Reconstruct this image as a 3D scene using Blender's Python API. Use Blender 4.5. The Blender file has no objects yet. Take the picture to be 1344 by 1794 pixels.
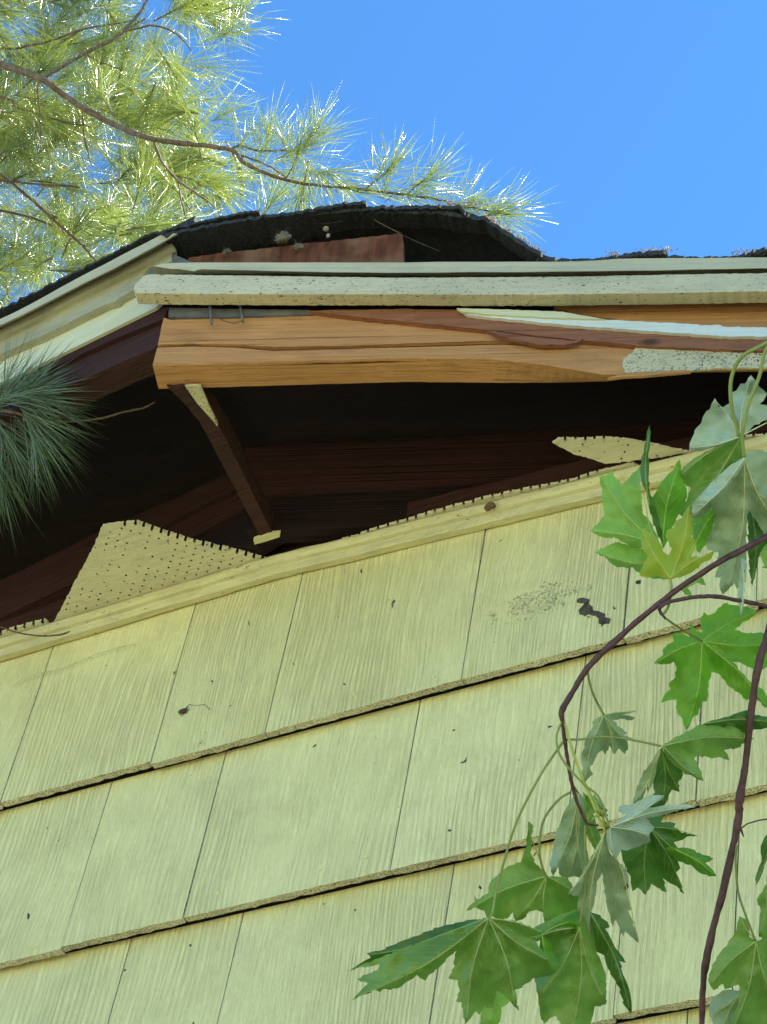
import bpy, bmesh, math, random
import numpy as np
from mathutils import Vector, Matrix, noise
from mathutils.geometry import delaunay_2d_cdt
random.seed(7)
rng = np.random.default_rng(11)
scene = bpy.context.scene
COL = scene.collection

# ------------------------------------------------------------------ camera
F = 4000.0                       # focal length in photo pixels (telephoto), photo 1344 x 1794
def _n(v): return v / np.linalg.norm(v)
ZC = _n(np.array([628., 4097., -F]))
LC = np.array([-8500., -2602., -F]); LC = _n(LC - (LC @ ZC) * ZC)
XC = -LC; YC = -np.cross(XC, ZC)
MW = np.array([XC, YC, ZC])      # camera -> world rotation (wall = plane y = 0, z up)
_d = MW @ np.array([(700 - 672) / F, -(1370 - 897) / F, -1.]) * 2.93
CAM = np.array([0., -_d[1], 1.6])
cam_d = bpy.data.cameras.new('camera'); cam = bpy.data.objects.new('camera', cam_d); COL.objects.link(cam)
cam_d.sensor_fit = 'VERTICAL'; cam_d.sensor_height = 24.0; cam_d.lens = 24.0 * F / 1794
cam_d.clip_start = 0.05; cam_d.clip_end = 2000
m = Matrix(MW.tolist()).to_4x4(); m.translation = Vector(CAM)
cam.matrix_world = m
scene.camera = cam

# ------------------------------------------------------------------ light
SUN_EL, SUN_AZ = math.radians(50), math.radians(50)      # azimuth from +y towards +x
w = bpy.data.worlds.new('World'); scene.world = w; w.use_nodes = True
nt = w.node_tree; nt.nodes.clear()
sky = nt.nodes.new('ShaderNodeTexSky'); sky.sky_type = 'NISHITA'; sky.sun_disc = False
sky.sun_elevation = SUN_EL; sky.sun_rotation = SUN_AZ
sky.air_density = 1.0; sky.dust_density = 0.0; sky.ozone_density = 4.0; sky.altitude = 100
bg = nt.nodes.new('ShaderNodeBackground'); bg.inputs['Strength'].default_value = 0.074
wo = nt.nodes.new('ShaderNodeOutputWorld')
tint = nt.nodes.new('ShaderNodeMix'); tint.data_type = 'RGBA'; tint.blend_type = 'MULTIPLY'; tint.inputs[0].default_value = 1.0
tint.inputs[7].default_value = (.44, .80, 1.0, 1)        # clear dry air: deeper blue
nt.links.new(sky.outputs[0], tint.inputs[6]); nt.links.new(tint.outputs[2], bg.inputs[0]); nt.links.new(bg.outputs[0], wo.inputs[0])
sd = bpy.data.lights.new('sun', 'SUN'); sd.energy = 4.9; sd.angle = math.radians(0.5); sd.color = (1.0, 0.95, 0.87)
so = bpy.data.objects.new('sun', sd); COL.objects.link(so)
sdir = Vector((math.cos(SUN_EL) * math.sin(SUN_AZ), math.cos(SUN_EL) * math.cos(SUN_AZ), math.sin(SUN_EL)))
so.rotation_euler = sdir.to_track_quat('Z', 'Y').to_euler()
so.location = (0, 0, 12)
vs = scene.view_settings
vs.view_transform = 'Standard'; vs.look = 'None'; vs.gamma = 1.0; vs.exposure = 2.15; vs.use_curve_mapping = False
scene.render.engine = 'CYCLES'
scene.cycles.max_bounces = 8; scene.cycles.diffuse_bounces = 5; scene.cycles.transparent_max_bounces = 8

# ------------------------------------------------------------------ geometry helpers
def ray(px, py): return MW @ np.array([(px - 672) / F, -(py - 897) / F, -1.])
def at_plane(px, py, P, n):
    r = ray(px, py); return CAM + r * (np.dot(np.array(P) - CAM, n) / np.dot(r, n))
def at_y(px, py, y): return at_plane(px, py, (0, y, 0), np.array([0, 1., 0]))
def at_z(px, py, z): return at_plane(px, py, (0, 0, z), np.array([0, 0, 1.]))
def at_d(px, py, d): return CAM + ray(px, py) * d
class Frame:
    """vertical plane with its own local axes: u along it, n out of it, z up"""
    def __init__(s, P, deg):
        t = math.radians(deg); s.P = np.array(P, float)
        s.u = np.array([math.cos(t), math.sin(t), 0]); s.n = np.array([math.sin(t), -math.cos(t), 0]); s.z = np.array([0, 0, 1.])
    def px(s, x, y, off=0.0):            # photo pixel -> (u, z) on the plane shifted outwards by off
        p = at_plane(x, y, s.P + s.n * off, s.n); return (float(np.dot(p - s.P, s.u)), float(p[2]))
    def world(s, u, off, z): return s.P + s.u * u + s.n * off + s.z * z
    def mat(s):
        M = Matrix(((s.u[0], -s.n[0], 0, s.P[0]), (s.u[1], -s.n[1], 0, s.P[1]), (0, 0, 1, 0), (0, 0, 0, 1)))
        return M                          # local (u, inward, z)
PR = Frame((-1.5, -.412, 0), 21.5)
PL = Frame((-1.5, -.412, 0), -6.0)
PW = Frame((0, 0, 0), 0)

def thing(name, label, cat, loc=(0, 0, 0), group=None):
    o = bpy.data.objects.new(name, None); COL.objects.link(o); o.location = loc
    o.empty_display_size = 0.1
    o['label'] = label; o['category'] = cat
    if group: o['group'] = group
    bpy.context.view_layer.update()
    return o
def tag(o, label, cat, group=None, kind=None):
    o['label'] = label; o['category'] = cat
    if group: o['group'] = group
    if kind: o['kind'] = kind
    return o
def link(name, me, mat, parent=None, mw=None, smooth=False):
    o = bpy.data.objects.new(name, me); COL.objects.link(o)
    if mat is not None:
        for k in (mat if isinstance(mat, (list, tuple)) else [mat]): me.materials.append(k)
    if parent is not None:
        o.parent = parent
        o.matrix_parent_inverse = parent.matrix_world.inverted()
    if mw is not None: o.matrix_world = mw
    if smooth:
        me.polygons.foreach_set('use_smooth', [True] * len(me.polygons))
    return o
def bm_obj(name, bm, mat, parent=None, mw=None, smooth=False):
    me = bpy.data.meshes.new(name)
    bmesh.ops.recalc_face_normals(bm, faces=bm.faces)
    bm.to_mesh(me); bm.free()
    return link(name, me, mat, parent, mw, smooth)
def dens(pts, step, jit, closed=True, seed=0, jmask=None):
    """subdivide a 2d outline and roughen it"""
    r = random.Random(seed); out = []; N = len(pts)
    for i in range(N if closed else N - 1):
        a = pts[i]; b = pts[(i + 1) % N]
        L = math.hypot(b[0] - a[0], b[1] - a[1]); k = max(1, int(L / step))
        j = jit if jmask is None else jmask[i]
        for q in range(k):
            t = q / k; x = a[0] + (b[0] - a[0]) * t; y = a[1] + (b[1] - a[1]) * t
            if q and j: x += r.uniform(-j, j); y += r.uniform(-j, j)
            out.append((x, y))
    if not closed: out.append(pts[-1])
    return out
def prism(bm, ring, vec, mi=0):
    """closed ring of 3d points swept by vec"""
    a = [bm.verts.new(Vector(p)) for p in ring]; b = [bm.verts.new(Vector(p) + Vector(vec)) for p in ring]
    n = len(a); fs = [bm.faces.new(a), bm.faces.new(b[::-1])]
    for i in range(n): fs.append(bm.faces.new((a[i], b[i], b[(i + 1) % n], a[(i + 1) % n])))
    for f in fs: f.material_index = mi
    bmesh.ops.triangulate(bm, faces=[f for f in fs[:2] if len(f.verts) > 4])
def slab(name, fr, pix, off, th, mat, parent, step=None, jit=0, seed=1, bevel=0, jmask=None, zmin=None, lift=None):
    """board whose visible outline is given in photo pixels on plane fr shifted by off; th = thickness inwards"""
    if step: pix = dens(pix, step, jit, True, seed, jmask)
    bm = bmesh.new()
    ring = []
    for (x, y) in pix:
        u, z = fr.px(x, y, off)
        if zmin is not None: z = max(z, zmin)
        ring.append((u, -off, z))
    prism(bm, ring, (0, th, 0))
    if lift:                                  # underside planed off towards one end
        zb_ = min(q[2] for q in ring)
        for v in bm.verts:
            if v.co.y > -off + th * .5: v.co.z += float(np.interp(v.co.x, lift[0], lift[1]))
    if bevel:
        bmesh.ops.recalc_face_normals(bm, faces=bm.faces)
        es = [e for e in bm.edges if len(e.link_faces) == 2 and e.calc_face_angle(0) > 0.8]
        bmesh.ops.bevel(bm, geom=es, offset=bevel, segments=2, affect='EDGES', profile=0.5)
    return bm_obj(name, bm, mat, parent, fr.mat())
def box(bm, x0, x1, y0, y1, z0, z1):
    prism(bm, [(x0, y0, z0), (x1, y0, z0), (x1, y0, z1), (x0, y0, z1)], (0, y1 - y0, 0))
def tube_mesh(bm, pts, rads, seg=7, mi=0, cap=True):
    pts = [Vector(p) for p in pts]; rings = []
    up = Vector((0.13, 0.21, 0.97))
    for i, p in enumerate(pts):
        t = (pts[min(i + 1, len(pts) - 1)] - pts[max(i - 1, 0)])
        if t.length < 1e-9: t = Vector((0, 0, 1))
        t.normalize(); a = t.cross(up)
        if a.length < 1e-3: a = t.cross(Vector((1, 0, 0)))
        a.normalize(); b = t.cross(a)
        rings.append([bm.verts.new(p + (a * math.cos(2 * math.pi * k / seg) + b * math.sin(2 * math.pi * k / seg)) * rads[i]) for k in range(seg)])
    for i in range(len(rings) - 1):
        for k in range(seg):
            f = bm.faces.new((rings[i][k], rings[i][(k + 1) % seg], rings[i + 1][(k + 1) % seg], rings[i + 1][k])); f.smooth = True; f.material_index = mi
    if cap:
        for r in (rings[0], rings[-1]):
            f = bm.faces.new(r); f.material_index = mi
def spline(pts, n=6):
    """Catmull-Rom through points of any dimension"""
    P = [np.array(p, float) for p in pts]; out = []
    for i in range(len(P) - 1):
        p0 = P[max(i - 1, 0)]; p1 = P[i]; p2 = P[i + 1]; p3 = P[min(i + 2, len(P) - 1)]
        for k in range(n):
            t = k / n
            out.append(0.5 * ((2 * p1) + (-p0 + p2) * t + (2 * p0 - 5 * p1 + 4 * p2 - p3) * t * t + (-p0 + 3 * p1 - 3 * p2 + p3) * t ** 3))
    out.append(P[-1]); return out

# ------------------------------------------------------------------ materials
class NB:
    def __init__(s, name):
        s.m = bpy.data.materials.new(name); s.m.use_nodes = True; s.t = s.m.node_tree; s.t.nodes.clear()
        s.out = s.n('ShaderNodeOutputMaterial')
    def n(s, typ, **kw):
        x = s.t.nodes.new(typ)
        for k, v in kw.items():
            if k.startswith('i_'): x.inputs[k[2:].replace('_', ' ')].default_value = v
            else: setattr(x, k, v)
        return x
    def l(s, a, b): s.t.links.new(a, b)
    def coords(s, scale=(1, 1, 1), src='Object'):
        tc = s.n('ShaderNodeTexCoord'); mp = s.n('ShaderNodeMapping'); mp.inputs['Scale'].default_value = scale
        s.l(tc.outputs[src], mp.inputs[0]); return mp.outputs[0]
    def noise(s, vec, scale, detail=4, rough=.6, dist=0):
        x = s.n('ShaderNodeTexNoise'); x.inputs['Scale'].default_value = scale; x.inputs['Detail'].default_value = detail
        x.inputs['Roughness'].default_value = rough; x.inputs['Distortion'].default_value = dist; s.l(vec, x.inputs['Vector']); return x.outputs['Fac']
    def ramp(s, fac, stops):
        r = s.n('ShaderNodeValToRGB'); els = r.color_ramp.elements
        while len(els) < len(stops): els.new(0.5)
        for e, (p, c) in zip(els, stops):
            e.position = p; e.color = (c[0], c[1], c[2], 1) if isinstance(c, (tuple, list)) else (c, c, c, 1)
        s.l(fac, r.inputs[0]); return r.outputs[0]
    def mix(s, fac, a, b, mode='MIX'):
        x = s.n('ShaderNodeMix', data_type='RGBA', blend_type=mode)
        for v, i in ((fac, 0), (a, 6), (b, 7)):
            if isinstance(v, (int, float)): x.inputs[i].default_value = v
            elif isinstance(v, tuple): x.inputs[i].default_value = (v[0], v[1], v[2], 1)
            else: s.l(v, x.inputs[i])
        return x.outputs[2]
    def math(s, op, a, b=0.0):
        x = s.n('ShaderNodeMath', operation=op)
        for v, i in ((a, 0), (b, 1)):
            if isinstance(v, (int, float)): x.inputs[i].default_value = v
            else: s.l(v, x.inputs[i])
        return x.outputs[0]
    def bump(s, h, strength, dist):
        b = s.n('ShaderNodeBump'); b.inputs['Strength'].default_value = strength; b.inputs['Distance'].default_value = dist
        s.l(h, b.inputs['Height']); return b.outputs[0]
    def bsdf(s, col, rough=.7, normal=None, spec=.3):
        p = s.n('ShaderNodeBsdfPrincipled'); p.inputs['Specular IOR Level'].default_value = spec
        if isinstance(col, tuple): p.inputs['Base Color'].default_value = (*col, 1)
        else: s.l(col, p.inputs['Base Color'])
        if isinstance(rough, (int, float)): p.inputs['Roughness'].default_value = rough
        else: s.l(rough, p.inputs['Roughness'])
        if normal is not None: s.l(normal, p.inputs['Normal'])
        return p
    def done(s, p): s.l(p.outputs[0], s.out.inputs[0]); return s.m

def mat_wood(name, ca, cb, cdark, rings=1.0, knots=True, paintless=.6):
    b = NB(name)
    v = b.coords((1.2, 14, 14))
    g = b.noise(v, 6, 6, .62, .35)
    fine = b.noise(b.coords((5, 190, 190)), 3, 3, .6)
    wv = b.n('ShaderNodeTexWave', wave_type='BANDS', bands_direction='Z'); wv.inputs['Scale'].default_value = 22 * rings
    wv.inputs['Distortion'].default_value = 3.0; wv.inputs['Detail'].default_value = 4; wv.inputs['Detail Scale'].default_value = 0.9
    b.l(b.coords((.22, 1, 1)), wv.inputs['Vector'])
    t = b.mix(.18, g, wv.outputs['Color']); t = b.mix(.45, t, fine)
    col = b.ramp(t, [(.25, ca), (.75, cb)])
    blot = b.noise(b.coords((3, 9, 9)), 2.5, 4, .65)
    col = b.mix(b.ramp(blot, [(.56, 0.), (.76, .5)]), col, cdark)
    sp = b.noise(b.coords((18, 60, 60)), 3, 3, .7)
    col = b.mix(b.ramp(sp, [(.66, 0.), (.72, .8)]), col, cdark)
    hair = b.noise(b.coords((2.2, 230, 230)), 1.3, 2, .5, .15)
    col = b.mix(b.ramp(hair, [(.30, .65), (.40, 0.)]), col, cdark)
    chk = b.noise(b.coords((1.1, 75, 75)), 1.0, 2, .5, .1)
    col = b.mix(b.ramp(chk, [(.235, .95), (.27, 0.)]), col, tuple(c * .3 for c in cdark))
    pale = b.noise(b.coords((5, 26, 26)), 2, 4, .6); col = b.mix(b.ramp(pale, [(.56, 0.), (.72, .45)]), col, tuple(min(1, c * 1.35) for c in cb))
    vk = b.n('ShaderNodeTexVoronoi', feature='F1'); vk.inputs['Scale'].default_value = 1.0; b.l(b.coords((4.2, 4.2, 9)), vk.inputs['Vector'])
    rk = b.math('ADD', vk.outputs['Distance'], b.math('MULTIPLY', b.noise(b.coords((30, 30, 30)), 1, 3, .6), .07))
    col = b.mix(b.ramp(rk, [(.10, .85), (.14, .0)]), col, cdark)
    nrm = b.bump(b.math('ADD', t, b.math('MULTIPLY', hair, 1.2)), .8, .0025)
    return b.done(b.bsdf(col, .78, nrm, .2))
def mat_paint(name, base, dark, speck=.62, speckcol=(.03, .026, .02), stretch=(6, 20, 20), bump=.5, dirt=.5, rough=.55, dirtcol=None, crack=False):
    b = NB(name)
    big = b.noise(b.coords((2.5, 5, 5)), 3, 6, .65)
    col = b.ramp(big, [(.3, dark), (.62, base)])
    d2 = b.noise(b.coords((4, 16, 16)), 5, 6, .72, .4)
    col = b.mix(b.ramp(d2, [(.5, 0.), (.8, dirt)]), col, dirtcol or tuple(c * .45 for c in dark))
    grain = b.noise(b.coords((3, 120, 120)), 3, 4, .6, .2)
    col = b.mix(b.ramp(grain, [(.35, .16), (.6, 0.)]), col, tuple(c * .4 for c in dark))
    s1 = b.noise(b.coords(stretch), 14, 3, .62, .8)
    s2 = b.noise(b.coords((2, 2, 2)), 2.4, 3, .6)
    sm = b.math('ADD', s1, b.math('MULTIPLY', s2, .16))
    col = b.mix(b.ramp(sm, [(speck + .08, 0.), (speck + .105, 1.)]), col, speckcol)
    h = b.mix(.5, grain, s1)
    if crack:
        vo = b.n('ShaderNodeTexVoronoi', feature='DISTANCE_TO_EDGE'); vo.inputs['Scale'].default_value = 42
        wn = b.n('ShaderNodeTexNoise'); wn.inputs['Scale'].default_value = 30
        vv = b.coords((1, 1, 1)); b.l(vv, wn.inputs['Vector'])
        b.l(b.mix(.06, vv, wn.outputs['Color'], 'ADD'), vo.inputs['Vector'])
        ck = b.ramp(vo.outputs['Distance'], [(0., 1.), (.035, 0.)])
        msk = b.ramp(b.noise(b.coords((1, 1, 1)), 26, 3), [(.48, 0.), (.56, .85)])
        ck = b.math('MULTIPLY', ck, msk)
        col = b.mix(ck, col, speckcol)
    nrm = b.bump(h, bump, .0018)
    return b.done(b.bsdf(col, rough, nrm, .35))

def mat_siding():
    b = NB('cream_shake_paint')
    at = b.n('ShaderNodeAttribute', attribute_name='tile'); sep = b.n('ShaderNodeSeparateColor'); b.l(at.outputs['Color'], sep.inputs[0])
    tc = b.n('ShaderNodeTexCoord')
    off = b.n('ShaderNodeVectorMath', operation='SCALE'); b.l(at.outputs['Color'], off.inputs[0]); off.inputs['Scale'].default_value = 9.
    add = b.n('ShaderNodeVectorMath', operation='ADD'); b.l(tc.outputs['Object'], add.inputs[0]); b.l(off.outputs[0], add.inputs[1])
    P = add.outputs[0]
    def mp(sc):
        x = b.n('ShaderNodeMapping'); x.inputs['Scale'].default_value = sc; b.l(P, x.inputs[0]); return x.outputs[0]
    # combed wood grain: grooves run up the panel and wander sideways
    warp = b.noise(mp((4, 0, 2.0)), 1.0, 2, .5)
    warp2 = b.noise(mp((14, 0, 5)), 1.0, 2, .5)
    wsum = b.math('ADD', b.math('MULTIPLY', b.math('SUBTRACT', warp, .5), .05), b.math('MULTIPLY', b.math('SUBTRACT', warp2, .5), .007))
    sx = b.n('ShaderNodeSeparateXYZ'); b.l(P, sx.inputs[0])
    xx = b.math('ADD', sx.outputs[0], wsum)
    ph = b.n('ShaderNodeCombineXYZ'); b.l(b.math('MULTIPLY', xx, 48.), ph.inputs[0]); b.l(b.math('MULTIPLY', sx.outputs[2], 1.6), ph.inputs[2])
    phn = b.noise(ph.outputs[0], 1.0, 3, .6)
    per = b.math('ADD', 700., b.math('MULTIPLY', sep.outputs[1], 420.))
    sn = b.math('SINE', b.math('ADD', b.math('MULTIPLY', xx, per), b.math('MULTIPLY', phn, 16.)))
    cz = b.n('ShaderNodeCombineXYZ'); b.l(b.math('MULTIPLY', xx, 190.), cz.inputs[0]); b.l(b.math('MULTIPLY', sx.outputs[2], 9.), cz.inputs[2])
    brk = b.noise(cz.outputs[0], 1.0, 2, .5)
    gro = b.math('ADD', b.math('MULTIPLY', sn, .5), b.math('MULTIPLY', brk, .9))
    cz2 = b.n('ShaderNodeCombineXYZ'); b.l(b.math('MULTIPLY', xx, 420.), cz2.inputs[0]); b.l(b.math('MULTIPLY', sx.outputs[2], 14.), cz2.inputs[2])
    gro2 = b.noise(cz2.outputs[0], 1.0, 3, .6)
    groove = b.ramp(gro, [(.02, 0.), (.42, 1.)])
    groove2 = b.ramp(gro2, [(.38, 0.), (.55, 1.)])
    # how strongly the grain shows varies over the panel
    area = b.ramp(b.noise(mp((3, 1, 1.6)), 1.6, 3, .6), [(.38, .12), (.58, 1.)])
    base = b.mix(b.ramp(b.noise(mp((1.6, 1, 1.2)), 2, 4, .6), [(.3, 0.), (.7, 1.)]), (.83, .755, .335), (.87, .80, .40))
    tint = b.mix(sep.outputs[2], (.93, .93, .93), (1.0, 1.0, 1.0)); base = b.mix(1.0, base, tint, 'MULTIPLY')
    inv = b.math('MULTIPLY', b.math('SUBTRACT', 1.0, groove), b.math('MULTIPLY', area, .28))
    col = b.mix(inv, base, (.38, .32, .11))  # groove dirt, with painted shade to deepen the combed relief
    inv2 = b.math('MULTIPLY', b.math('SUBTRACT', 1.0, groove2), b.math('MULTIPLY', area, .18))
    col = b.mix(inv2, col, (.42, .36, .16))
    # grime
    gr = b.noise(b.coords((3, 3, 3)), 3.2, 6, .72, .5)
    col = b.mix(b.ramp(gr, [(.46, 0.), (.75, .55)]), col, (.56, .49, .23))
    mott = b.noise(b.coords((60, 60, 60)), 2, 4, .7)
    col = b.mix(b.ramp(mott, [(.35, .15), (.6, 0.)]), col, (.58, .51, .22))
    # fly specks and chipped dots
    s1 = b.noise(b.coords((55, 55, 45)), 1.0, 2, .5, .6)
    col = b.mix(b.ramp(s1, [(.745, 0.), (.765, 1.)]), col, (.05, .045, .03))
    # crazing of the paint in one area, right of the middle
    vo = b.n('ShaderNodeTexVoronoi', feature='DISTANCE_TO_EDGE'); vo.inputs['Scale'].default_value = 130
    wn = b.n('ShaderNodeTexNoise'); wn.inputs['Scale'].default_value = 70; wn.inputs['Detail'].default_value = 4
    b.l(tc.outputs['Object'], wn.inputs['Vector'])
    b.l(b.mix(.035, tc.outputs['Object'], wn.outputs['Color'], 'ADD'), vo.inputs['Vector'])
    ck = b.ramp(vo.outputs['Distance'], [(0., 1.), (.09, 0.)])
    c0 = at_y(950, 1070, 0)
    sc = b.n('ShaderNodeVectorMath', operation='SUBTRACT'); b.l(tc.outputs['Object'], sc.inputs[0]); sc.inputs[1].default_value = tuple(c0)
    rot = b.n('ShaderNodeMapping'); rot.inputs['Rotation'].default_value = (0, math.radians(30), 0); rot.inputs['Scale'].default_value = (5.6, 0, 12); b.l(sc.outputs[0], rot.inputs[0])
    ln = b.n('ShaderNodeVectorMath', operation='LENGTH'); b.l(rot.outputs[0], ln.inputs[0])
    area2 = b.ramp(b.math('ADD', ln.outputs['Value'], b.math('MULTIPLY', b.noise(b.coords((1, 1, 1)), 55, 4, .7), 1.4)), [(.98, .95), (1.35, 0.)])
    col = b.mix(b.math('MULTIPLY', ck, area2), col, (.10, .085, .05))
    h = b.math('ADD', b.math('MULTIPLY', groove, area), b.math('MULTIPLY', groove2, .5))
    h = b.math('ADD', h, b.math('MULTIPLY', mott, .7))
    nrm = b.bump(h, .8, .0022)
    return b.done(b.bsdf(col, .62, nrm, .3))

M = {}
M['siding'] = mat_siding()
M['edge'] = mat_paint('rough_butt_edge', (.78, .73, .50), (.60, .56, .38), .52, (.14, .11, .07), (30, 60, 60), .9, .6, .8)
M['trim'] = mat_paint('trim_paint', (.68, .62, .33), (.52, .47, .25), .66, (.06, .05, .035), (8, 26, 26), .5, .5)
M['soffit'] = mat_paint('soffit_paint', (.70, .64, .42), (.58, .53, .35), .66, (.07, .06, .045), (22, 22, 22), .4, .45, crack=False)
M['strip'] = mat_paint('weathered_cream_paint', (.62, .55, .36), (.46, .41, .27), .625, (.035, .03, .022), (12, 30, 30), .6, .4)
M['patch'] = mat_paint('flaking_cream_paint', (.64, .56, .34), (.50, .43, .26), .58, (.04, .035, .025), (26, 26, 26), .8, .5, crack=True)
M['drip'] = mat_paint('metal_drip_paint', (.54, .49, .32), (.45, .41, .27), .70, (.04, .035, .03), (26, 32, 32), .15, .3, .4)
M['fasciaL'] = mat_paint('fascia_paint', (.66, .64, .43), (.56, .54, .35), .72, (.05, .045, .03), (10, 30, 30), .3, .25)
M['mouldL'] = mat_paint('dingy_moulding_paint', (.42, .40, .27), (.29, .275, .18), .68, (.05, .045, .03), (10, 30, 30), .5, .5)
M['white'] = mat_paint('white_primer', (.70, .72, .66), (.60, .62, .55), .70, (.20, .13, .08), (8, 30, 30), .5, .12)
M['wood'] = mat_wood('fresh_split_fir', (.39, .175, .066), (.54, .275, .11), (.15, .068, .034))
M['wood_under'] = mat_wood('fir_underside', (.40, .16, .045), (.58, .27, .085), (.13, .05, .02))
M['wood_red'] = mat_wood('splintered_red_fir', (.20, .075, .040), (.32, .135, .075), (.07, .026, .016))
M['wood_dark'] = mat_wood('old_brown_fir_shaded', (.028, .0105, .009), (.062, .024, .019), (.011, .005, .005))  # brown fir coloured near-black so the eave cavity looks unlit
M['deck'] = mat_wood('plywood_underside_shaded', (.008, .0045, .0055), (.022, .0105, .0105), (.004, .003, .004), .5)  # attic shade put into the base colour, slightly blue-black
def m_plyred():
    b = NB('red_plywood_edge'); n1 = b.noise(b.coords((70, 70, 9)), 1.5, 5, .65, .4); n2 = b.noise(b.coords((14, 14, 14)), 1, 3, .6)
    c = b.ramp(n1, [(.3, (.06, .020, .010)), (.7, (.17, .055, .026))]); c = b.mix(b.ramp(n2, [(.45, 0.), (.75, .7)]), c, (.27, .15, .08))
    return b.done(b.bsdf(c, .85, b.bump(n1, .6, .002), .2))
M['plyred'] = m_plyred()
def m_simple(name, col, rough=.7, nscale=60, var=.4, bump=.3):
    b = NB(name); n1 = b.noise(b.coords(), nscale, 4, .65)
    c = b.ramp(n1, [(.3, tuple(x * (1 - var) for x in col)), (.7, tuple(min(1, x * (1 + var)) for x in col))])
    return b.done(b.bsdf(c, rough, b.bump(n1, bump, .002), .3))
M['shingle'] = m_simple('asphalt_shingle', (.035, .036, .036), .9, 240, .7, .9)
M['shade_felt'] = m_simple('shade_backing', (.012, .012, .013), .95, 90, .5, .6)
M['metal'] = m_simple('grey_metal', (.12, .125, .13), .45, 40, .35, .2)
M['bare'] = m_simple('bare_siding_board', (.075, .06, .042), .9, 90, .6, .8)
M['hole'] = m_simple('hole_dark', (.008, .007, .006), 1, 50, .2, 0)
M['brown'] = m_simple('dry_brown', (.14, .085, .05), .8, 200, .5, .5)
M['fluff'] = m_simple('grey_fluff', (.17, .14, .11), .95, 120, .5, .8)
M['litter'] = m_simple('dry_litter', (.34, .26, .20), .7, 200, .5, .3)
M['bark_pine'] = m_simple('pine_twig_bark', (.15, .105, .075), .8, 90, .5, .7)
M['bark_maple'] = m_simple('maple_twig_bark', (.085, .038, .040), .5, 130, .45, .4)
M['stalk'] = m_simple('leaf_stalk_green', (.22, .27, .075), .5, 60, .2, .1)
M['stalk_y'] = m_simple('young_stalk', (.40, .46, .10), .5, 60, .2, .1)
M['wallside'] = m_simple('plain_cream_paint', (.62, .59, .32), .7, 8, .1, .2)

def mat_leaf(name, col, trans, tf=.45, pale=None, spec=.5, rough=.38):
    b = NB(name)
    n1 = b.noise(b.coords(), 26, 4, .6); n2 = b.noise(b.coords(), 160, 3, .6)
    at = b.n('ShaderNodeAttribute', attribute_name='shade'); 
    c = b.ramp(n1, [(.3, tuple(x * .80 for x in col)), (.7, tuple(min(1, x * 1.15) for x in col))])
    if pale: c = b.mix(b.ramp(n1, [(.42, 0.), (.62, .7)]), c, pale)
    c = b.mix(b.math('MULTIPLY', at.outputs['Fac'], .75), c, (col[0] * 1.5 + .06, col[1] * 1.3 + .06, col[2] * 1.1 + .02))
    sp_ = b.noise(b.coords(), 75, 3, .6); c = b.mix(b.ramp(sp_, [(.735, 0.), (.76, .8)]), c, (.10, .06, .02))
    t = b.ramp(n1, [(.3, tuple(x * .85 for x in trans)), (.7, tuple(min(1, x * 1.1) for x in trans))])
    p = b.bsdf(c, rough, b.bump(b.math('ADD', n2, b.math('MULTIPLY', at.outputs['Fac'], 1.5)), .35, .0009), spec)
    tr = b.n('ShaderNodeBsdfTranslucent'); b.l(t, tr.inputs[0])
    mx = b.n('ShaderNodeMixShader'); mx.inputs[0].default_value = tf; b.l(p.outputs[0], mx.inputs[1]); b.l(tr.outputs[0], mx.inputs[2])
    return b.done(mx)
M['lf_pale'] = mat_leaf('maple_underside', (.30, .40, .25), (.25, .42, .08), .32, (.40, .50, .38))
M['lf_blue'] = mat_leaf('maple_underside_glaucous', (.34, .46, .36), (.22, .38, .12), .25, (.42, .55, .48))
M['lf_mid'] = mat_leaf('maple_underside_green', (.16, .29, .065), (.28, .55, .04), .42, (.22, .34, .12))
M['lf_green'] = mat_leaf('maple_leaf_bright', (.14, .30, .035), (.26, .62, .03), .55)
M['lf_dark'] = mat_leaf('maple_leaf_upper', (.055, .135, .025), (.12, .32, .02), .35)
M['lf_light'] = mat_leaf('maple_leaf_light', (.27, .46, .10), (.36, .68, .08), .5)
M['lf_young'] = mat_leaf('maple_leaf_young', (.38, .46, .06), (.55, .70, .05), .5)

def mat_needle(name, ca, cb, tr, tf, rough=.28, spec=.6):
    b = NB(name)
    at = b.n('ShaderNodeAttribute', attribute_name='tone')
    c = b.ramp(at.outputs['Fac'], [(0., ca), (1., cb)])
    p = b.bsdf(c, rough, None, spec)
    t = b.n('ShaderNodeBsdfTranslucent'); t.inputs[0].default_value = (*tr, 1)
    mx = b.n('ShaderNodeMixShader'); mx.inputs[0].default_value = tf; b.l(p.outputs[0], mx.inputs[1]); b.l(t.outputs[0], mx.inputs[2])
    return b.done(mx)
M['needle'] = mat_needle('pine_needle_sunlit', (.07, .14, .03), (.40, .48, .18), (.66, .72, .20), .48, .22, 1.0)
M['needle_near'] = mat_needle('pine_needle_shaded', (.045, .12, .06), (.30, .42, .28), (.14, .24, .08), .2)

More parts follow.
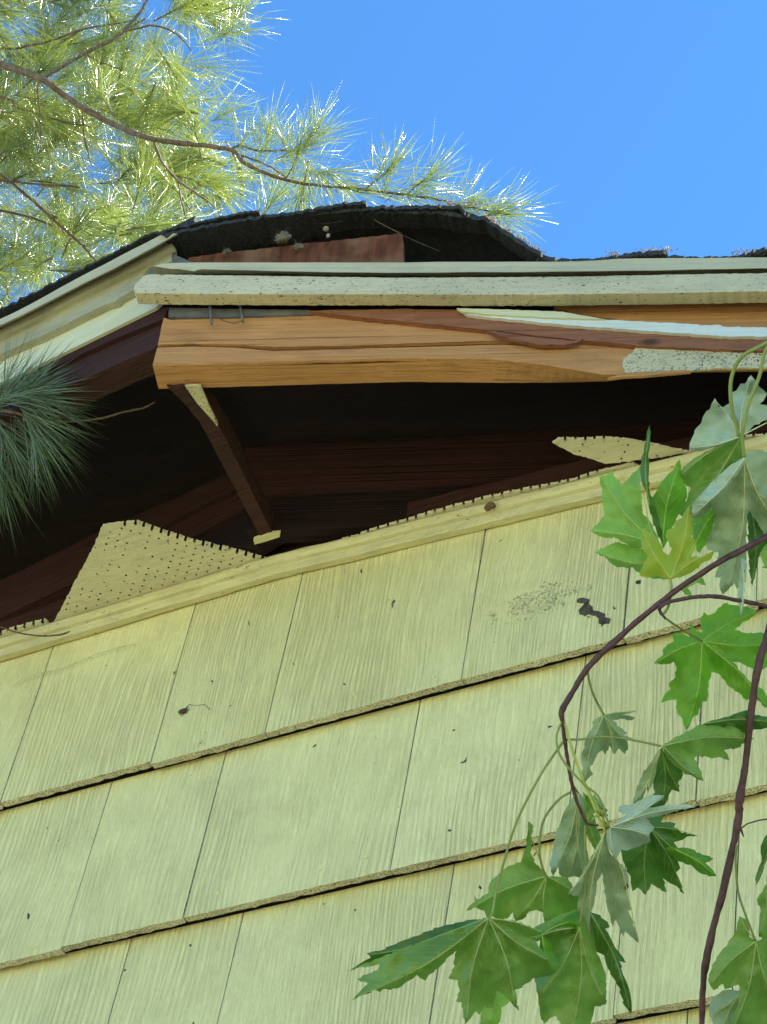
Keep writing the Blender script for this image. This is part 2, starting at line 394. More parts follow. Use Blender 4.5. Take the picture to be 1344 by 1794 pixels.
# ------------------------------------------------------------------ ground
def make_ground():
    bm = bmesh.new(); N = 40
    S = 400.0
    vs_ = [[bm.verts.new((((i / N) * 2 - 1) ** 3 * S, ((j / N) * 2 - 1) ** 3 * S, 0)) for j in range(N + 1)] for i in range(N + 1)]
    for i in range(N):
        for j in range(N): bm.faces.new((vs_[i][j], vs_[i + 1][j], vs_[i + 1][j + 1], vs_[i][j + 1]))
    b = NB('lawn'); n1 = b.noise(b.coords(), .8, 6, .7); n2 = b.noise(b.coords(), 30, 5, .7)
    c = b.ramp(n1, [(.35, (.30, .30, .17)), (.65, (.47, .44, .30))]); c = b.mix(b.ramp(n2, [(.3, .5), (.7, 0.)]), c, (.12, .15, .05))
    g = bm_obj('ground', bm, b.done(b.bsdf(c, .95, b.bump(n2, .8, .03), .1)))
    g['kind'] = 'structure'
make_ground()

# ------------------------------------------------------------------ house
house = thing('house', 'cream yellow shake-sided house with a broken rotting eave corner and dark open soffit', 'house', (0, 0, 0))

def zs(x): return 3.858 - max(0.0, x + 1.53) * .072
def build_siding():
    # butt heights measured; joints: list of photo pixels (at the butt) for each course
    courses = [
        dict(z=3.515, top=3.87, j=[(10, 1400), (272, 1335), (472, 1280), (815, 1193), (1097, 1120), (1330, 1062)]),
        dict(z=3.230, top=3.5192, j=[(-95, 1720), (115, 1665), (328, 1610), (690, 1525), (1000, 1450), (1225, 1400)]),
        dict(z=2.960, top=3.2352, j=[(143, 1994), (354, 1944), (750, 1860), (1080, 1790), (1290, 1740)]),
        dict(z=2.690, top=2.9652, j=None), dict(z=2.41, top=2.6952, j=None)]
    r = random.Random(5)
    bm = bmesh.new(); lay = bm.loops.layers.color.new('tile')
    for ci, c in enumerate(courses):
        if c['j']:
            xs = [float(at_y(p[0], p[1], -.015)[0]) for p in c['j']]
        else: xs = [-1.6 + .35 * k + r.uniform(-.05, .05) for k in range(5)]
        while xs[0] > -4.2: xs.insert(0, xs[0] - r.uniform(.22, .38))
        while xs[-1] < 3.6: xs.append(xs[-1] + r.uniform(.22, .38))
        for k in range(len(xs) - 1):
            x0, x1 = xs[k] + .0009, xs[k + 1] - .0009
            zb = c['z'] + r.uniform(-.003, .003)
            yb = -.025 + r.uniform(-.0015, .0015); yt = -.0035
            zt = c['top'] if ci else zs(min(x0, -.7)) - .014; tip = r.uniform(-.002, .002)
            n = max(6, int((x1 - x0) / .006)); skew = r.uniform(-.002, .002)
            fr, bk = [], []
            for i in range(n + 1):
                t = i / n; x = x0 + (x1 - x0) * t
                w1 = noise.noise((x * 60, ci * 7.1, 0)) * .0016 + noise.noise((x * 180, ci * 3.1, 4)) * .0010
                w2 = noise.noise((x * 45, ci * 5.7, 9)) * .0016 + noise.noise((x * 200, ci, 14)) * .0012
                z = zb + w1 + tip * t
                fr.append(bm.verts.new((x, yb + w2 * .6, z))); bk.append(bm.verts.new((x, yb + .0105, z - .0008 + w2)))
            # rows up the front so the paint surface is slightly uneven
            rows = [fr]
            for q in (1, 2, 3):
                tt = q / 3
                rows.append([bm.verts.new((v.co.x, yb + (yt - yb) * tt, zb + (zt - zb) * tt)) for v in (fr[0], fr[-1])])
            col = (r.random(), r.random(), r.random(), 1)
            faces = []
            poly = fr + [rows[3][1], rows[3][0]]
            f = bm.faces.new(poly); f.material_index = 0; faces.append(f)
            for i in range(n):
                f = bm.faces.new((bk[i], bk[i + 1], fr[i + 1], fr[i])); f.material_index = 1; faces.append(f)
            for s_, e, (a, b_) in ((0, 0, (fr[0], bk[0])), (1, -1, (fr[-1], bk[-1]))):
                tp = rows[3][s_]; tb = bm.verts.new((tp.co.x, tp.co.y + .003, tp.co.z))
                f = bm.faces.new((a, b_, tb, tp)); f.material_index = 1; faces.append(f)
            for f in faces:
                for lp in f.loops: lp[lay] = col
            for v in rows[1] + rows[2]: bm.verts.remove(v)
    bmesh.ops.triangulate(bm, faces=[f for f in bm.faces if len(f.verts) > 4])
    for (x, y) in [(278, 1593), (381, 1564), (165, 1640), (560, 1520), (640, 1500), (905, 1440), (350, 1300), (120, 1350), (620, 1215), (760, 1185), (960, 1125), (1130, 1385), (1180, 1345), (60, 1660), (820, 1470)]:
        p = at_y(x, y, -.0245); cz_ = next(c['z'] for c in courses if p[2] > c['z'] - .01); yy = -.0258 + (p[2] - cz_) / .31 * .0205
        ring = [(p[0] + math.cos(t) * .0027, yy, p[2] + math.sin(t) * .0027) for t in [k * math.pi / 5 for k in range(10)]]
        prism(bm, ring, (0, .004, 0))
    o = bm_obj('siding', bm, [M['siding'], M['edge']], house)
    return o
siding = build_siding()
# sheathing behind the shakes and the rest of the wall box
bm = bmesh.new()
box(bm, -4.2, 3.6, .0005, .09, 0, 3.795)
bm_obj('wall', bm, M['shade_felt'], house)  # sheathing coloured black so slots under the courses read as butt shadow
for (x0, x1, y0, y1) in ((-4.2, -4.1, .1, 5), (3.5, 3.6, .1, 5), (-4.09, 3.49, 4.9, 5)):
    bm = bmesh.new(); box(bm, x0, x1, y0, y1, 0, 3.84); bm_obj('wall', bm, M['wallside'], house)

# bare patches where the paint and face have come off
def flat_on_wall(name, pix, y, th, mat, parent, step=3, jit=1.2, seed=3):
    return slab(name, PW, pix, -y, th, mat, parent, step, jit, seed)
bmp = bmesh.new()
def addpatch(pts, seed):
    ring = []
    for (x, y) in dens(pts, 3.0, 1.3, True, seed):
        p = at_y(x, y, -.017); ring.append((p[0], -.0262 + (p[2] - 3.515) / .31 * .0205, p[2]))
    prism(bmp, ring, (0, .006, 0))
addpatch([(1014, 1052), (1022, 1050), (1034, 1052), (1033, 1062), (1040, 1066), (1043, 1074), (1052, 1075), (1062, 1079), (1063, 1086), (1074, 1090), (1072, 1097), (1062, 1099), (1053, 1098), (1052, 1088), (1044, 1083), (1034, 1080), (1027, 1084), (1018, 1080), (1016, 1073), (1022, 1066), (1026, 1060), (1013, 1058)], 4)
addpatch([(1031, 1084), (1038, 1085), (1034, 1087)], 5)
addpatch([(1077, 1066), (1082, 1071), (1078, 1072)], 6)
addpatch([(1058, 1099), (1061, 1099), (1057, 1104)], 8)
bm_obj('bare_patch', bmp, M['bare'], siding)

# ---- soffit height follows the slightly sagging trim
def build_trim():
    bm = bmesh.new()
    # profile (y out, z down from soffit): quarter bead, quirk, flat
    prof = [(-.0275, 0.0), (-.0290, -.004), (-.0280, -.009), (-.0245, -.0135), (-.0190, -.0150), (-.0185, -.0165), (-.0200, -.018), (-.0195, -.028), (-.0185, -.0305), (-.008, -.0305), (-.008, 0.0)]
    xs = list(np.linspace(-4.2, -2.1, 12)) + list(np.arange(-2.08, -.6, .012)) + list(np.linspace(-.58, 3.6, 16))
    prev = None
    for x in xs:
        z0 = zs(min(x, -.7)) + noise.noise((x * 9, 0, 0)) * .0012
        ring = [bm.verts.new((x, y + noise.noise((x * 22, i * .7, 3)) * .0009, z0 + dz + noise.noise((x * 26, i * .9, 8)) * .0009)) for i, (y, dz) in enumerate(prof)]
        if prev:
            for i in range(len(prof)):
                j = (i + 1) % len(prof)
                f = bm.faces.new((prev[i], ring[i], ring[j], prev[j]))
        else: bm.faces.new(ring)
        prev = ring
    bm.faces.new(prev)
    return bm_obj('trim_moulding', bm, M['trim'], house)
trim = build_trim()

def soffit_poly(name, outline, zoff=.0015, th=.004, teeth=(), holes=None, mat='soffit', tilt=None, seed=1):
    """outline: photo pixels laid on the level soffit; teeth: index pairs whose edge is broken along a row of holes"""
    r = random.Random(seed)
    pts = []; N = len(outline)
    for i in range(N):
        a, b = outline[i], outline[(i + 1) % N]
        L = math.hypot(b[0] - a[0], b[1] - a[1])
        if i in teeth:
            k = max(1, round(L / 16.5)); dx, dy = (b[0] - a[0]) / L, (b[1] - a[1]) / L
            nx, ny = -dy, dx                     # into the sheet (outline runs clockwise on screen)
            for q in range(k):
                s0 = (q + .0) / k * L; s1 = (q + .60 + r.uniform(-.06, .06)) / k * L
                dep = 5.5 if r.random() > .12 else 3
                wv = r.uniform(-1.2, 1.2)
                pts += [(a[0] + dx * s0 + nx * wv, a[1] + dy * s0 + ny * wv), (a[0] + dx * (s1 * .6 + s0 * .4) + nx * (wv + .8), a[1] + dy * (s1 * .6 + s0 * .4) + ny * (wv + .8)), (a[0] + dx * s1 + nx * wv, a[1] + dy * s1 + ny * wv)]
                s2 = s1 + 2.0; s3 = s1 + 4.6
                pts += [(a[0] + dx * s1 + nx * (wv + dep * .75), a[1] + dy * s1 + ny * (wv + dep * .75)), (a[0] + dx * s2 + nx * (wv + dep), a[1] + dy * s2 + ny * (wv + dep)),
                        (a[0] + dx * s3 + nx * (wv + dep), a[1] + dy * s3 + ny * (wv + dep)), (a[0] + dx * s3 + nx * wv, a[1] + dy * s3 + ny * wv)]
        else:
            for q in dens([a, b], 4, 1.0, False, seed + i)[:-1]: pts.append(q)
    bm = bmesh.new(); ring = []
    for (x, y) in pts:
        p = at_z(x, y, 3.858); z = zs(p[0]) + zoff
        p = at_z(x, y, z)
        ring.append((p[0], p[1], z))
    prism(bm, ring, (0, 0, th))
    if holes:
        dx, dy, x0, x1, y0, y1, drop = holes
        poly2 = [(p[0], p[1]) for p in ring]
        def inside(x, y):
            c = False; j = len(poly2) - 1
            for i in range(len(poly2)):
                xi, yi = poly2[i]; xj, yj = poly2[j]
                if (yi > y) != (yj > y) and x < (xj - xi) * (y - yi) / (yj - yi) + xi: c = not c
                j = i
            return c
        row = 0; y = y0
        while y < y1:
            x = x0 + (dx / 2 if row % 2 else 0)
            while x < x1:
                if all(inside(x + a, y + b) for a, b in ((.003, 0), (-.003, 0), (0, .003), (0, -.003))):
                    dp = drop + (.55 if noise.noise((x * 9, y * 16, 2.2)) > .12 else 0)
                    if r.random() > dp:
                        z = zs(x) + zoff - .0004; rr = .0015 * r.uniform(.8, 1.15)
                        f = bm.faces.new([bm.verts.new((x + math.cos(t) * rr, y + math.sin(t) * rr, z)) for t in [k * math.pi / 4 for k in range(8)]])
                        f.material_index = 1
                x += dx
            row += 1; y += dy
    return bm_obj(name, bm, [M[mat], M['hole']], house)
# large triangular remnant on the left
s = soffit_poly('soffit_panel', [(92, 1096), (126, 1030), (162, 962), (180, 921), (206, 917), (242, 915), (330, 944), (420, 966), (478, 981), (440, 1010), (250, 1064), (140, 1094)],
            teeth=(4, 5, 6, 7), holes=(.0200, .0098, -2.05, -1.45, -.22, -.031, .05), seed=3)
s['label'] = 'triangular perforated soffit remnant hanging at the left'
# narrow strips left along the wall
s = soffit_poly('soffit_panel', [(470, 983), (520, 971), (600, 946), (700, 914), (800, 885), (900, 861), (1000, 841), (1052, 826), (1110, 812), (1140, 830), (900, 900), (700, 950), (500, 1000)],
            teeth=(1, 2, 3, 4, 5, 6), seed=5)
s['label'] = 'narrow toothed soffit strip along the trim'
s = soffit_poly('soffit_panel', [(-60, 1128), (-10, 1112), (30, 1098), (78, 1086), (90, 1096), (60, 1122), (-60, 1150)], teeth=(1, 2), seed=6)
s['label'] = 'short toothed soffit strip at the far left'
# right remnant, pointed
s = soffit_poly('soffit_panel', [(968, 776), (978, 770), (1063, 768), (1100, 771), (1144, 779), (1206, 793), (1166, 800), (1122, 806), (1061, 813), (1034, 803), (1008, 797)],
            zoff=.003, teeth=(1,), holes=(.019, .0105, -1.2, -.7, -.16, .05, .25), seed=8)
s['label'] = 'pointed perforated soffit remnant at the right'
s = soffit_poly('soffit_panel', [(1200, 800), (1225, 775), (1290, 768), (1380, 757), (1400, 790), (1250, 825)], zoff=.0035, teeth=(1, 2), seed=9)

# ---- boards seen inside the open soffit
def wall_board(name, pix, y, th, mat, step=None, jit=0, seed=2):
    return slab(name, PW, pix, -y, th, mat, house, step, jit, seed, zmin=3.84)
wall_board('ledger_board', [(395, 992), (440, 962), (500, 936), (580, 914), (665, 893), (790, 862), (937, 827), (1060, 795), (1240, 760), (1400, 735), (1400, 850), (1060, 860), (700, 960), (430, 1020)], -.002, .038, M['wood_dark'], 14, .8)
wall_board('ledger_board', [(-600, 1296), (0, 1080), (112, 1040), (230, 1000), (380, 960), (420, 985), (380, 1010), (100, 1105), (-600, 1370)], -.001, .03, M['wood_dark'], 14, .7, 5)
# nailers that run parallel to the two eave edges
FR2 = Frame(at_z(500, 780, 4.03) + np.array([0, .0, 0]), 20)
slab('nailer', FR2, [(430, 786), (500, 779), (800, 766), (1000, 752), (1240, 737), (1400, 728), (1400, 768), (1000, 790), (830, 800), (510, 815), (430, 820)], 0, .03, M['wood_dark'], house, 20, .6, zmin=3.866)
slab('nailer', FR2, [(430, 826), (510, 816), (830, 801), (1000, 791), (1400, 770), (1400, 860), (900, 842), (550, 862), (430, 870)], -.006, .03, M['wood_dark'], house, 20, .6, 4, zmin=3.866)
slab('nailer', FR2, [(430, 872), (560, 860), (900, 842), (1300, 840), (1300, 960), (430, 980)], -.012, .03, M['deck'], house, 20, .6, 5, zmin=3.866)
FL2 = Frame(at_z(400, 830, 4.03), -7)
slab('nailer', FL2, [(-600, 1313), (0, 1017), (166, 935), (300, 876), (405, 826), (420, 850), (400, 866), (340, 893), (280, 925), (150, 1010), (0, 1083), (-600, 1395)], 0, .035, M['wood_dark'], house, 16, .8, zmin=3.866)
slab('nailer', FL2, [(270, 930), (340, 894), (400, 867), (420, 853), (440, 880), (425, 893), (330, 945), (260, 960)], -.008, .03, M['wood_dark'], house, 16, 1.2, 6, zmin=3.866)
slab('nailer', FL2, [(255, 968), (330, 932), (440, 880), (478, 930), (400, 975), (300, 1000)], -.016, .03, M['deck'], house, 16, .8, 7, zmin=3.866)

# ---- lookout from the corner back to the wall
bm = bmesh.new()
lo = [(292, 676), (322, 706), (349, 737), (400, 834), (457, 942), (478, 936), (426, 830), (392, 762), (368, 722), (330, 676)]
ring = [tuple(at_z(x, y, 3.862)) for x, y in dens(lo, 12, .7, True, 3)]
prism(bm, ring, (0, 0, .034))
bm_obj('lookout', bm, M['wood_dark'], house)
bm = bmesh.new()
ring = [tuple(at_z(x, y, 3.8575)) for x, y in [(324, 676), (351, 676), (366, 712), (382, 744), (381, 747), (368, 732), (345, 706)]]
prism(bm, ring, (0, 0, .004))
bm_obj('shim', bm, M['patch'], house)
bm = bmesh.new()
ring = [tuple(at_z(x, y, 3.8585)) for x, y in [(444, 946), (470, 936), (491, 934), (490, 941), (462, 950), (446, 954)]]
prism(bm, ring, (0, 0, .006))
bm_obj('shim', bm, M['trim'], house)

# ---- right eave edge
def front(name, pix, off, th, mat, **kw): return slab(name, PR, pix, off, th, mat, house, **kw)
R_ = 1540
# lower half of the split timber
t1 = front('eave_timber', [(275, 608.5), (340, 606.5), (420, 609), (480, 614), (600, 611), (760, 606.5), (880, 603), (940, 607), (985, 607), (1012, 601), (1026, 592), (1048, 600), (1110, 604), (R_, 618), (R_, 645), (1200, 649), (1110, 652), (1085, 657), (1060, 657), (960, 640), (860, 628), (700, 627), (500, 633), (267, 640)], 0, .044, M['wood'], step=16, jit=.4, bevel=.0012, lift=(tuple(PR.px(x_, 640)[0] for x_ in (860, 960, 1060, 1110)), (0, .014, .036, .045)))
t1['label'] = 'lower half of the split orange timber'
t2 = front('eave_timber', [(285, 562), (287, 556), (300, 560), (420, 556), (540, 553), (700, 552), (900, 560), (1000, 575), (1060, 590), (1020, 589), (985, 602), (940, 602.5), (880, 596), (760, 600), (600, 605), (480, 607), (420, 603), (340, 601), (276, 603.5)], 0, .040, M['wood'], step=12, jit=.45, bevel=.001, seed=7)
t2['label'] = 'upper half of the split orange timber'
# black sheet behind the crack, standing in for the shade inside it
front('crack_shade', [(300, 580), (R_, 590), (R_, 625), (900, 618), (320, 618)], -.012, .02, M['shade_felt'])
# wedge of splintered red wood that has sprung out
front('splintered_board', [(535, 544), (700, 541), (830, 543), (960, 555), (1100, 574), (R_, 594), (R_, 619), (1240, 611), (1130, 606), (1045, 598), (960, 590), (860, 578), (700, 562), (600, 552)], .008, .02, M['wood_red'], step=14, jit=.8, seed=8)
front('splintered_board', [(970, 535), (R_, 528), (R_, 580), (1240, 572), (1100, 562), (1010, 550)], -.004, .02, M['wood'], step=14, jit=.5, seed=9)
# flap of sprung wood below the crack, right of the middle
front('wood_flap', [(850, 578), (930, 590), (1005, 597), (1022, 592), (1012, 600), (985, 604), (940, 603), (880, 590)], .011, .006, M['wood_red'], step=8, jit=.4, seed=10)
# white primed strip on top of the wedge
front('primed_strip', [(812, 547), (880, 551), (960, 557), (1060, 560), (1222, 568), (1228, 570), (1262, 569), (1266, 572), (R_, 577), (R_, 592), (1265, 589), (1200, 584), (1100, 577), (1000, 570), (960, 566), (900, 560), (850, 555), (820, 551)], .013, .006, M['white'], step=7, jit=.7, seed=11)
front('primed_strip', [(800, 540), (850, 541), (985, 546), (1012, 551), (1060, 559), (960, 556), (860, 551), (810, 546)], .016, .004, M['fasciaL'], step=7, jit=.5, seed=12)
# remnant of old paint at the right end
front('paint_remnant', [(1090, 640), (1093, 628), (1108, 618), (1117, 606), (1140, 603), (1180, 604), (1240, 611), (R_, 620), (R_, 646), (1300, 644), (1260, 645), (1200, 649), (1150, 651), (1094, 652)], .0035, .003, M['patch'], step=5, jit=1.1, seed=13)
bm_s = front('splinter', [(1064, 662), (1085, 656), (1120, 652), (1200, 648), (1210, 651), (1130, 658)], .004, .004, M['wood'], step=8, jit=.4, seed=14)
# weathered painted strip hanging in front
front('fascia_strip', [(250, 483), (262, 480), (400, 482), (700, 486), (850, 485), (1000, 484), (1200, 480), (R_, 475), (R_, 506), (1200, 512), (1000, 515), (850, 516), (700, 515), (500, 515), (300, 514), (237, 513), (234, 505), (242, 492)], .036, .021, M['strip'], step=6, jit=.55, bevel=.0011, seed=15)
# shard of the same paint under it
front('grey_batten', [(296, 539), (400, 541), (540, 543), (560, 549), (400, 555), (295, 555)], .004, .02, M['metal'], step=10, jit=.5, seed=16)
# drip edge (sheet metal folded): top lip, face, kicked out hem
def drip(fr, top, bot, off, parent, mat, name='drip_edge', jit=.0):
    bm = bmesh.new(); prev = None
    n = 90
    T = spline(top, 12); B = spline(bot, 12)
    fx = lambda L, x: np.interp(x, [p[0] for p in L], [p[1] for p in L])
    X0 = max(T[0][0], B[0][0]); 
    for i in range(n + 1):
        s_ = i / n
        xt = T[0][0] + (T[-1][0] - T[0][0]) * s_; xb = B[0][0] + (B[-1][0] - B[0][0]) * s_
        yt = fx(T, xt); yb = fx(B, xb)
        wob = noise.noise((s_ * 14, off, 1)) * .0008
        prof = []
        for k, (t, o) in enumerate(((0, -.045), (0, -.002), (.03, 0.0), (.35, -.001), (.50, .0005), (.78, 0.0), (.84, .0035), (.96, .0065), (1.0, .0065), (1.0, .0045))):
            x = xt + (xb - xt) * t; y = yt + (yb - yt) * t
            u, z = fr.px(x, y, off)
            if k == 0: z += .006
            if k == 9: z += .001
            prof.append(bm.verts.new((u, -(off + o + wob), z)))
        if prev:
            for k in range(len(prof) - 1):
                f = bm.faces.new((prev[k], prof[k], prof[k + 1], prev[k + 1]))
        prev = prof
    return bm_obj(name, bm, mat, parent, fr.mat())
drip(PR, [(266, 466), (300, 460), (450, 459), (700, 459), (860, 457.5), (960, 458), (1040, 456), (1100, 452), (1250, 451), (R_, 449)],
     [(362, 478), (450, 480), (560, 482.5), (700, 484), (860, 483), (1000, 482), (1150, 480), (1250, 478), (R_, 474)], .033, house, M['drip'])
front('drip_flange', [(264, 468), (300, 471), (380, 478), (600, 484), (R_, 479), (R_, 495), (262, 496)], .010, .004, M['metal'])
# nails still sticking out
for (x0, y0, x1, y1) in ((368, 536, 371, 568), (421, 536, 426, 564)):
    bm = bmesh.new(); a = PR.world(*[PR.px(x0, y0, .01)[0], .01], PR.px(x0, y0, .01)[1]); u, z = PR.px(x1, y1, .012)
    tube_mesh(bm, [a, PR.world(u, .012, z)], [.0022, .0019], 6)
    bm_obj('nail', bm, M['metal'], house)
bm = bmesh.new()
tube_mesh(bm, [PR.world(PR.px(x, y, .013)[0], .013, PR.px(x, y, .013)[1]) for x, y in [(370, 556), (380, 556), (395, 563), (410, 566), (424, 562)]], [.0008] * 5, 5)
bm_obj('wire', bm, M['brown'], house)

# ---- left eave edge
c3 = lambda x, y: (x / 2.688, 350 + y / 2.688)
def far_left(pts, X=-1500):         # carry the straight lines on beyond the frame
    out = []
    for i, p in enumerate(pts):
        if p[0] == -300:
            q = pts[i + 1] if i + 1 < len(pts) and pts[i + 1][0] > -300 and i == 0 else pts[i - 1]
            out.append((X, q[1] + (X - q[0]) * (p[1] - q[1]) / (p[0] - q[0])))
        else: out.append(p)
    return out
def left(name, pts, off, th, mat, **kw):
    pts = far_left(pts); return slab(name, PL, [c3(*p) for p in pts], off, th, mat, house, **kw)
left('fascia_board', [(-300, 866), (0, 720), (200, 632), (630, 422), (800, 340), (830, 420), (735, 507), (60, 838), (0, 868), (-300, 1010)], 0, .005, M['fasciaL'], step=60, jit=0)
left('moulding', [(-300, 758), (0, 614), (300, 462), (640, 288), (812, 205), (806, 292), (700, 320), (640, 400), (628, 426), (560, 462), (545, 480), (500, 492), (400, 540), (200, 640), (0, 727), (-300, 870)], .012, .0115, M['mouldL'], step=9, jit=.35, seed=21)
left('moulding', [(-300, 748), (0, 609), (420, 400), (700, 262), (808, 205), (812, 222), (700, 285), (300, 490), (0, 640), (-300, 785)], .021, .009, M['mouldL'], step=30, jit=0, seed=22)
drip(PL, [c3(-1500, 1168), c3(-700, 860), c3(0, 560), c3(300, 403), c3(560, 266), c3(795, 144)], [c3(-1500, 1210), c3(-700, 907), c3(0, 609), c3(330, 446), c3(620, 300), c3(846, 174)], .032, house, M['drip'])
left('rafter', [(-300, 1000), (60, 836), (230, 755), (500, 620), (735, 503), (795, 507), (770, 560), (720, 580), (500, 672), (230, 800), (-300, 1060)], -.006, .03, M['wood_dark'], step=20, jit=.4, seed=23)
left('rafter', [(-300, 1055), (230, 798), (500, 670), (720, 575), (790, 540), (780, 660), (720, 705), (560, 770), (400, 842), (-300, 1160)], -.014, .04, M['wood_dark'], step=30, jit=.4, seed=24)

# ---- roof decks: planes rising from the eave edges, underside coloured dark for attic shade
PITCH = .27
def deck_z(fr, p, z0): return z0 + PITCH * float(np.dot(np.array([p[0], p[1], 0]) - fr.P * np.array([1, 1, 0]), -fr.n))
hip = _n(-(PL.n + PR.n)); hip0 = PR.P + PR.n * (-.02)
def hipp(t): p = PR.P + hip * t; return p
def deck(name, fr, plan, z0, th, mat):
    bm = bmesh.new(); ring = [(p[0], p[1], deck_z(fr, p, z0)) for p in plan]
    prism(bm, ring, (0, 0, th)); return bm_obj(name, bm, mat, house)
cor = PR.P + (-PR.n) * .022
hb = hipp(5.0)
e1 = PR.P + PR.u * .95 - PR.n * .022
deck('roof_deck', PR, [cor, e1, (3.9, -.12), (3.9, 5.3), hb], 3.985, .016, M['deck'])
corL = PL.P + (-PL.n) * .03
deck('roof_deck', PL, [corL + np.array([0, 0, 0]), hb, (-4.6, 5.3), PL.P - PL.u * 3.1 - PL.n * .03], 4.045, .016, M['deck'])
# plain eave beyond the broken part (outside the photograph)
bm = bmesh.new(); box(bm, -.52, 3.9, -.15, -.125, 3.84, 4.1); bm_obj('fascia_board', bm, M['fasciaL'], house)
bm = bmesh.new(); box(bm, -.52, 3.9, -.124, -.03, 3.845, 3.852); bm_obj('soffit_panel', bm, M['soffit'], house)

# ---- shingle layers humped over the corner, sagging to the right
def shingle_layer(name, edge, off, depth, th, seed, lift=0.0):
    """edge: photo pixels of the exposed front edge; the sheet runs back up the roof"""
    r = random.Random(seed); bm = bmesh.new(); prev = None
    E = dens(edge, 5, 0, False)
    for (x, y) in E:
        fr = PL if x < 285 else PR
        yy = y + r.uniform(-.5, .5) + noise.noise((x * .09, seed, 0)) * 2.2
        u, z = fr.px(x, yy, off); p = fr.world(u, off, z)
        inn = _n(-(PL.n + PR.n)) if 270 < x < 300 else -fr.n
        th_ = th * (1 + .35 * noise.noise((x * .05, seed, 5)))
        row = []
        offs = [0, .03, .08, .2, depth]
        top = [bm.verts.new(Vector(p + inn * (o + (.004 * noise.noise((x * .12, seed, 9)) if o == 0 else 0)) + np.array([0, 0, PITCH * o + .012 * math.sin(min(o, .2) * 15) * lift]))) for o in offs]
        bot = [bm.verts.new(v.co - Vector((0, 0, th_))) for v in top]
        row = top + bot[::-1]
        if prev:
            for k in range(len(row)):
                j = (k + 1) % len(row)
                bm.faces.new((prev[k], row[k], row[j], prev[j]))
        else: bm.faces.new(row)
        prev = row
    bm.faces.new(prev)
    return bm_obj(name, bm, M['shingle'], roof)
bm = bmesh.new()
cR = PR.P - PR.n * .05
ring = [(p[0], p[1], deck_z(PR, p, 4.065)) for p in [cR, PR.P + PR.u * .95 - PR.n * .01, (3.95, -.16), (3.95, 5.4), hb]]
prism(bm, ring, (0, 0, .012))
ring = [(p[0], p[1], deck_z(PL, p, 4.19)) for p in [PL.P - PL.n * .01, hb, (-4.7, 5.4), PL.P - PL.u * 3.15 - PL.n * .01]]
prism(bm, ring, (0, 0, .012))
roof = bm_obj('roof', bm, M['shingle'], house)
# back slopes closing the roof
bm = bmesh.new()
zb = deck_z(PR, hb, 3.985)
prism(bm, [(-4.7, 5.31, 3.8), (3.95, 5.31, 3.8), (3.95, 5.31, 5.4), (hb[0], 5.31, 5.4), (-4.7, 5.31, 5.4)], (0, .02, 0)); bm_obj('wall', bm, M['wallside'], house)
for xx in (-4.75, 3.96):
    bm = bmesh.new(); box(bm, xx, xx + .02, -.1, 5.3, 3.84, 5.6); bm_obj('wall', bm, M['wallside'], house)

shingle_layer('shingle_course', [(-600, 838), (-120, 600), (0, 541), (120, 481), (200, 441), (260, 409), (300, 399), (360, 385), (420, 372), (455, 367)], .036, .42, .005, 1)
shingle_layer('shingle_course', [(290, 408), (370, 392), (462, 376), (520, 370), (560, 362), (600, 355), (642, 352)], .034, .45, .007, 2)
shingle_layer('shingle_course', [(455, 378), (560, 370), (655, 361), (740, 359), (806, 360), (815, 370)], .026, .5, .008, 3, 1)
shingle_layer('shingle_course', [(640, 366), (760, 367), (850, 379), (866, 391), (900, 412), (930, 432), (962, 450), (1000, 455)], .020, .5, .009, 4, 1)
shingle_layer('shingle_course', [(940, 450), (1000, 454), (1060, 451), (1100, 443), (1130, 440), (1168, 438), (1171, 447), (1230, 450), (1290, 448), (1320, 438), (1380, 426), (1420, 420)], .010, .45, .009, 5)
# felt sheet added behind the lifted edge, black to stand in for cavity shade
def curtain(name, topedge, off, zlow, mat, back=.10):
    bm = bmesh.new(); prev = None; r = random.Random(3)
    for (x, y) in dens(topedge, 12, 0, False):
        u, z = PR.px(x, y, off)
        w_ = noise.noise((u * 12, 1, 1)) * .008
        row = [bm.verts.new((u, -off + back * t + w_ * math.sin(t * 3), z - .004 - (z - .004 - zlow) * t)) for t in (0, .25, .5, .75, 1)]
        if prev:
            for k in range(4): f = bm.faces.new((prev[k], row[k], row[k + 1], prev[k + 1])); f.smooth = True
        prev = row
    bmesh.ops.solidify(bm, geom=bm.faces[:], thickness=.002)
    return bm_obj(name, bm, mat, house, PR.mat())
curtain('shade_backing', [(285, 409), (370, 392), (462, 378), (560, 366), (655, 360), (760, 362), (806, 364), (850, 379), (866, 391), (900, 412), (930, 432), (962, 450), (1050, 456), (1420, 440)], -.005, 4.03, M['shade_felt'])
front('plywood_end', [(330, 452), (380, 444), (440, 438), (520, 428), (600, 420), (700, 409), (706, 412), (708, 462), (330, 470)], .006, .02, M['plyred'], step=8, jit=.8, seed=31)
front('plywood_end', [(310, 448), (345, 462), (330, 470), (296, 465), (300, 420)], .008, .006, M['metal'], step=8, jit=.6, seed=32)
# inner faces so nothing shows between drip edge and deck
front('sub_fascia', [(290, 470), (R_, 462), (R_, 600), (300, 600)], -.012, .012, M['deck'])

